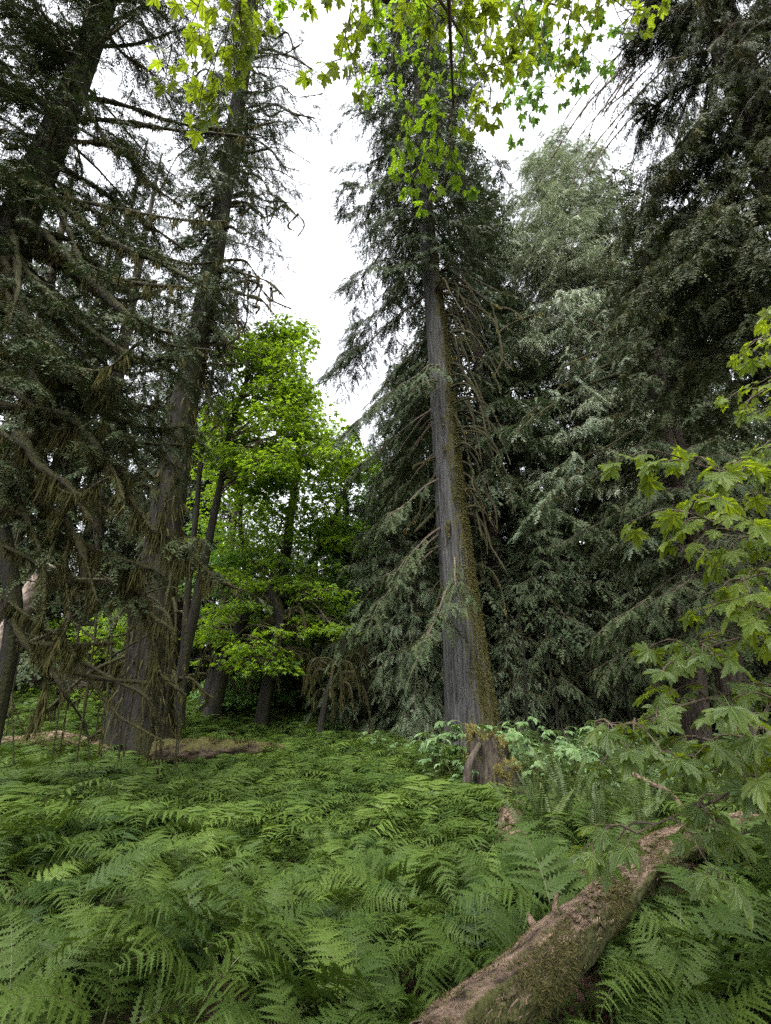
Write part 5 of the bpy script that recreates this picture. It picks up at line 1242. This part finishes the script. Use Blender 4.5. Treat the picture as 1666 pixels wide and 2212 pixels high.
# ================================================================== FOREGROUND BIGLEAF MAPLES
def leafy_branch(name, parent, org, pts, Ys, leaf, seed, ntw, tw=(.18, .5), r0=.016, mat='bigleaf', per=3, flat=.35, lean=(0, 0, 0), droop=.6, s0=.15):
    """a maple branch along photo places with side twigs, petioles and lobed leaves"""
    rng = np.random.default_rng(seed); P = smooth_path(rp(pts, list(np.interp(np.linspace(0, 1, len(pts)), np.linspace(0, 1, len(Ys)), Ys))), 30) - org
    wd, lf = MB(), MB(); tube(wd, P, np.linspace(r0, .004, 30), 6)
    def leaf_at(p, d, size):
        d = unit(d + rng.normal(0, .25, 3)); pet = size * rng.uniform(.4, .8); q = p + d * pet + np.array([0, 0, -.02 - .15 * pet])
        tube(wd, np.array([p, (p + q) / 2 + [0, 0, .012], q]), .0022, 3)
        X = (d * [1, 1, .3] + np.array([0, 0, -droop * rng.uniform(.3, 1.9)]))[None]; N = (np.array([0, 0, 1.0]) + np.array(lean) + rng.normal(0, flat, 3))[None]
        X, Y, Z = frames(X, N); stamp(lf, LEAF_BIG[rng.integers(0, 5)], X, Y, Z, q[None], np.array([size]), 0, float(np.clip(rng.normal(.5, .25), 0, 1)))
    for k in range(ntw):
        s = s0 + (1 - s0) * (k + rng.random()) / ntw; p = pathat(P, np.array([s]))[0]; t = unit(pathat(P, np.array([min(1, s + .05)]))[0] - pathat(P, np.array([s - .05]))[0])
        az = math.atan2(t[1], t[0]) + rng.choice([-1, 1]) * R(rng.uniform(25, 80)); l = rng.uniform(*tw)
        tv = np.array([math.cos(az), math.sin(az), t[2] * .5 + rng.normal(0, .25)]); e = p + tv * l; B = smooth_path(np.array([p, p + tv * l * .5 + [0, 0, .03], e + [0, 0, -.04]]), 7)
        tube(wd, B, np.linspace(.006, .0025, 7), 4)
        for j in range(per):
            f = (j + 1) / per; q = pathat(B, np.array([f]))[0]; sd = np.array([-tv[1], tv[0], 0])
            if j == per - 1: leaf_at(q, tv, leaf * rng.uniform(.7, 1.1))
            for sg in (-1, 1): leaf_at(q, tv * .5 + sg * sd * .8, leaf * rng.uniform(.5, 1.0))
    leaf_at(P[-1], P[-1] - P[-2], leaf)
    b = wd.build(name, MT['limb_bare'], parent); f = lf.build('foliage', MT[mat], b); return b

def right_maple():
    b = np.array([4.3, 3.1, ground_z(4.3, 3.1)]); t = thing('maple_tree', b, 'bigleaf maple sending leafy branches in from the right edge, over the fallen log', 'tree')
    top = np.array([4.7, 3.0, 6.6]); P = np.array([b - [0, 0, .15], [4.25, 3.1, 1.5], [4.4, 3.05, 3.6], top]); trunk_obj('trunk', P, [.12, .09, .07, .04], MT['bark_brown'], t, b, 190, 16, .3, .4, .15, .04)
    BR = [([(1840, 1500), (1740, 1440), (1628, 1380), (1528, 1400), (1468, 1440)], [3.1, 2.6], 0.117, 13), ([(1840, 1540), (1674, 1530), (1584, 1500), (1454, 1530), (1354, 1565), (1284, 1560)], [3.1, 2.5], 0.111, 14),
          ([(1860, 1250), (1760, 1120), (1628, 1040), (1528, 1010), (1458, 985)], [3.1, 2.5], 0.129, 15), ([(1840, 1150), (1740, 1180), (1638, 1160), (1548, 1130), (1478, 1100)], [3.1, 2.4], 0.117, 14),
          ([(1840, 1350), (1750, 1270), (1658, 1240), (1588, 1260)], [3.1, 2.5], 0.117, 10), ([(1800, 900), (1740, 800), (1678, 720), (1628, 760)], [3.1, 2.8], 0.105, 8), ([(1820, 950), (1740, 870), (1668, 840), (1608, 870)], [3.1, 2.7], 0.094, 9),
          ([(1820, 1640), (1654, 1640), (1604, 1690), (1544, 1730), (1464, 1760), (1374, 1800)], [3.1, 2.4], 0.111, 14), ([(1840, 1600), (1674, 1600), (1584, 1610), (1494, 1590)], [3.1, 2.3], 0.123, 11),
          ([(1840, 1450), (1740, 1470), (1654, 1540), (1624, 1620)], [3.0, 2.2], 0.123, 9), ([(1840, 1400), (1760, 1350), (1688, 1310), (1628, 1330)], [3.1, 2.3], 0.117, 9), ([(1820, 1050), (1760, 980), (1678, 960)], [3.1, 2.6], 0.111, 8),
          ([(1800, 800), (1740, 700), (1688, 640)], [3.2, 2.9], 0.100, 6), ([(1840, 1500), (1740, 1600), (1664, 1700), (1654, 1800)], [3.1, 2.7], 0.105, 6)]
    for k, (p, y, l, n) in enumerate(BR):
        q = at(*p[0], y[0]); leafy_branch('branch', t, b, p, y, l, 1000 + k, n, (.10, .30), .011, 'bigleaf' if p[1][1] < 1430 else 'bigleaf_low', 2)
        tr = pathat(P, np.array([np.clip((q[2] - .3) / 6, .05, .97)]))[0]
        mb = MB(); tube(mb, smooth_path(np.array([tr, (tr + q) / 2 + [0, 0, .05], q]), 8) - b, np.linspace(.028, .013, 8), 6); mb.build('limb', MT['limb_bare'], t)
right_maple()

def top_maple():
    b = np.array([2.6, -1.2, ground_z(2.6, -1.2)]); t = thing('maple_tree', b, 'maple overhead whose leafy twigs hang into the top of the photo', 'tree')
    P = np.array([b - [0, 0, .15], [2.4, -1.0, 2.5], [1.8, -.2, 5.0], [.8, 1.2, 6.9], [0.0, 2.8, 8.2]]); trunk_obj('trunk', P, [.22, .18, .15, .11, .05], MT['bark_brown'], t, b, 191, 18, .3, .5, .2, .04)
    BR = [([(560, -220), (530, -90), (500, 40), (460, 130), (430, 200)], [2.6, 2.9], 0.147, 13, 'bigleaf'), ([(440, -160), (440, -40), (410, 60), (360, 105)], [2.6, 2.8], 0.140, 8, 'bigleaf'), ([(620, -200), (560, -90), (520, 0), (500, 60)], [2.6, 2.8], 0.140, 8, 'bigleaf'),
          ([(700, -180), (660, -60), (640, 10), (620, 40)], [3.2, 3.6], 0.112, 9, 'maple'), ([(800, -160), (770, -40), (750, 60), (735, 130)], [2.9, 3.1], 0.140, 11, 'bigleaf'), ([(900, -200), (880, -40), (850, 110), (830, 200)], [3.4, 3.8], 0.112, 16, 'maple'),
          ([(1040, -200), (1020, -20), (1000, 130), (980, 240), (965, 330), (960, 395)], [3.2, 3.9], 0.119, 22, 'maple'), ([(960, -160), (950, 0), (920, 140), (880, 250), (850, 310)], [3.4, 4.0], 0.112, 19, 'maple'),
          ([(1000, 80), (1030, 140), (1060, 190), (1050, 240)], [3.3, 3.4], 0.133, 9, 'bigleaf'), ([(1100, -160), (1080, -20), (1060, 90), (1090, 160)], [3.2, 3.5], 0.133, 13, 'bigleaf'), ([(980, 240), (930, 300), (905, 350)], [3.7, 3.9], 0.112, 8, 'maple'),
          ([(1300, -160), (1310, -60), (1330, 20), (1350, 60)], [2.9, 3.1], 0.119, 10, 'bigleaf'), ([(1250, -160), (1240, -40), (1230, 40), (1200, 100)], [3.2, 3.6], 0.119, 13, 'bigleaf'), ([(1200, -150), (1180, -20), (1170, 70), (1190, 180), (1150, 240)], [4.6, 5.2], 0.143, 29, 'maple_low'), ([(1120, -100), (1140, 60), (1150, 150), (1120, 210)], [5, 5.4], 0.143, 22, 'maple_low'),
          ([(880, -120), (900, -20), (960, 40), (1010, 50)], [3.0, 3.4], 0.133, 13, 'bigleaf'), ([(1180, -120), (1130, -20), (1110, 60)], [2.9, 3.2], 0.140, 9, 'bigleaf'), ([(1230, 20), (1270, 80), (1280, 140)], [4.5, 5.0], 0.134, 12, 'maple_low'), ([(840, -120), (810, -30), (800, 40)], [3.0, 3.2], 0.126, 7, 'maple')]
    # unseen overhead crown, added to this tree to shade the near ferns
    r = np.random.default_rng(195); cl = []
    while len(cl) < 64:
        q = np.array([r.uniform(-7, 0.6), r.uniform(-6, 1.4), r.uniform(5.2, 9.5)])
        if -q[1] * ST + (q[2] - EYE) * CT > 1.45 * (q[1] * CT + (q[2] - EYE) * ST) and q[2] - 5.2 < 5 - abs(q[0]) * .4: cl.append(q - b)
    mb = MB(); j = pathat(P, np.array([.55]))[0] - b
    for q in cl[::2]: tube(mb, smooth_path(np.array([j, (j + q) / 2 + [0, 0, .4], q]), 8), np.linspace(.045, .008, 8), 5, 1)
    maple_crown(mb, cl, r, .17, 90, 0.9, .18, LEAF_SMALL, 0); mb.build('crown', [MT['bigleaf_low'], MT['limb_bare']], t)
    for k, (p, y, l, n, m) in enumerate(BR):
        q = at(*p[0], y[0]); leafy_branch('branch', t, b, p, y, l, 1100 + k, n, (.12, .38), .011, m, 2)
        tr = pathat(P, np.array([np.clip((q[2] - 1) / 8, .5, .97)]))[0]
        mb = MB(); tube(mb, smooth_path(np.array([tr, (tr + q) / 2 + [0, 0, .15], q]), 8) - b, np.linspace(.03, .011, 8), 6); mb.build('limb', MT['limb_bare'], t)
top_maple()

# ================================================================== LIGHT, SKY, CAMERA
SUN_EL, SUN_AZ = R(62), R(200)
w = bpy.data.worlds.new('World'); SC.world = w; w.use_nodes = True; nt = w.node_tree; nt.nodes.clear()
out = nt.nodes.new('ShaderNodeOutputWorld'); bg = nt.nodes.new('ShaderNodeBackground'); sky = nt.nodes.new('ShaderNodeTexSky')
sky.sky_type = 'NISHITA'; sky.sun_disc = False; sky.sun_elevation = SUN_EL; sky.sun_rotation = SUN_AZ; sky.air_density = 1.0; sky.dust_density = 6.0; sky.ozone_density = 1.0
hs = nt.nodes.new('ShaderNodeHueSaturation'); hs.inputs['Saturation'].default_value = 0.18
bg.inputs['Strength'].default_value = 0.15
nt.links.new(sky.outputs[0], hs.inputs['Color']); nt.links.new(hs.outputs[0], bg.inputs['Color']); nt.links.new(bg.outputs[0], out.inputs['Surface'])
l = bpy.data.lights.new('sun', 'SUN'); l.energy = 0.5; l.angle = R(30); l.color = (1, .97, .93)
so = bpy.data.objects.new('sun', l); COL.objects.link(so)
sd = Vector((math.sin(SUN_AZ) * math.cos(SUN_EL), math.cos(SUN_AZ) * math.cos(SUN_EL), math.sin(SUN_EL)))
so.rotation_euler = (-sd).to_track_quat('-Z', 'Y').to_euler(); so.location = (0, 0, 60)

cam = bpy.data.cameras.new('camera'); co = bpy.data.objects.new('camera', cam); COL.objects.link(co)
co.location = (0, 0, EYE); co.rotation_euler = (math.pi / 2 + TH, 0, 0)
cam.sensor_fit = 'VERTICAL'; cam.sensor_height = 36; cam.lens = 36 * FPX / 2212; cam.clip_start = .05; cam.clip_end = 2000
SC.camera = co
SC.render.resolution_x, SC.render.resolution_y = 771, 1024
SC.render.engine = 'CYCLES'
cy = SC.cycles
cy.max_bounces = 6; cy.diffuse_bounces = 4; cy.glossy_bounces = 2; cy.transmission_bounces = 4; cy.transparent_max_bounces = 4
cy.use_adaptive_sampling = True; cy.adaptive_threshold = 0.012; cy.use_denoising = DENOISE
SC.view_settings.view_transform = 'Standard'; SC.view_settings.look = 'None'; SC.view_settings.exposure = EXPOSURE; SC.view_settings.gamma = 1
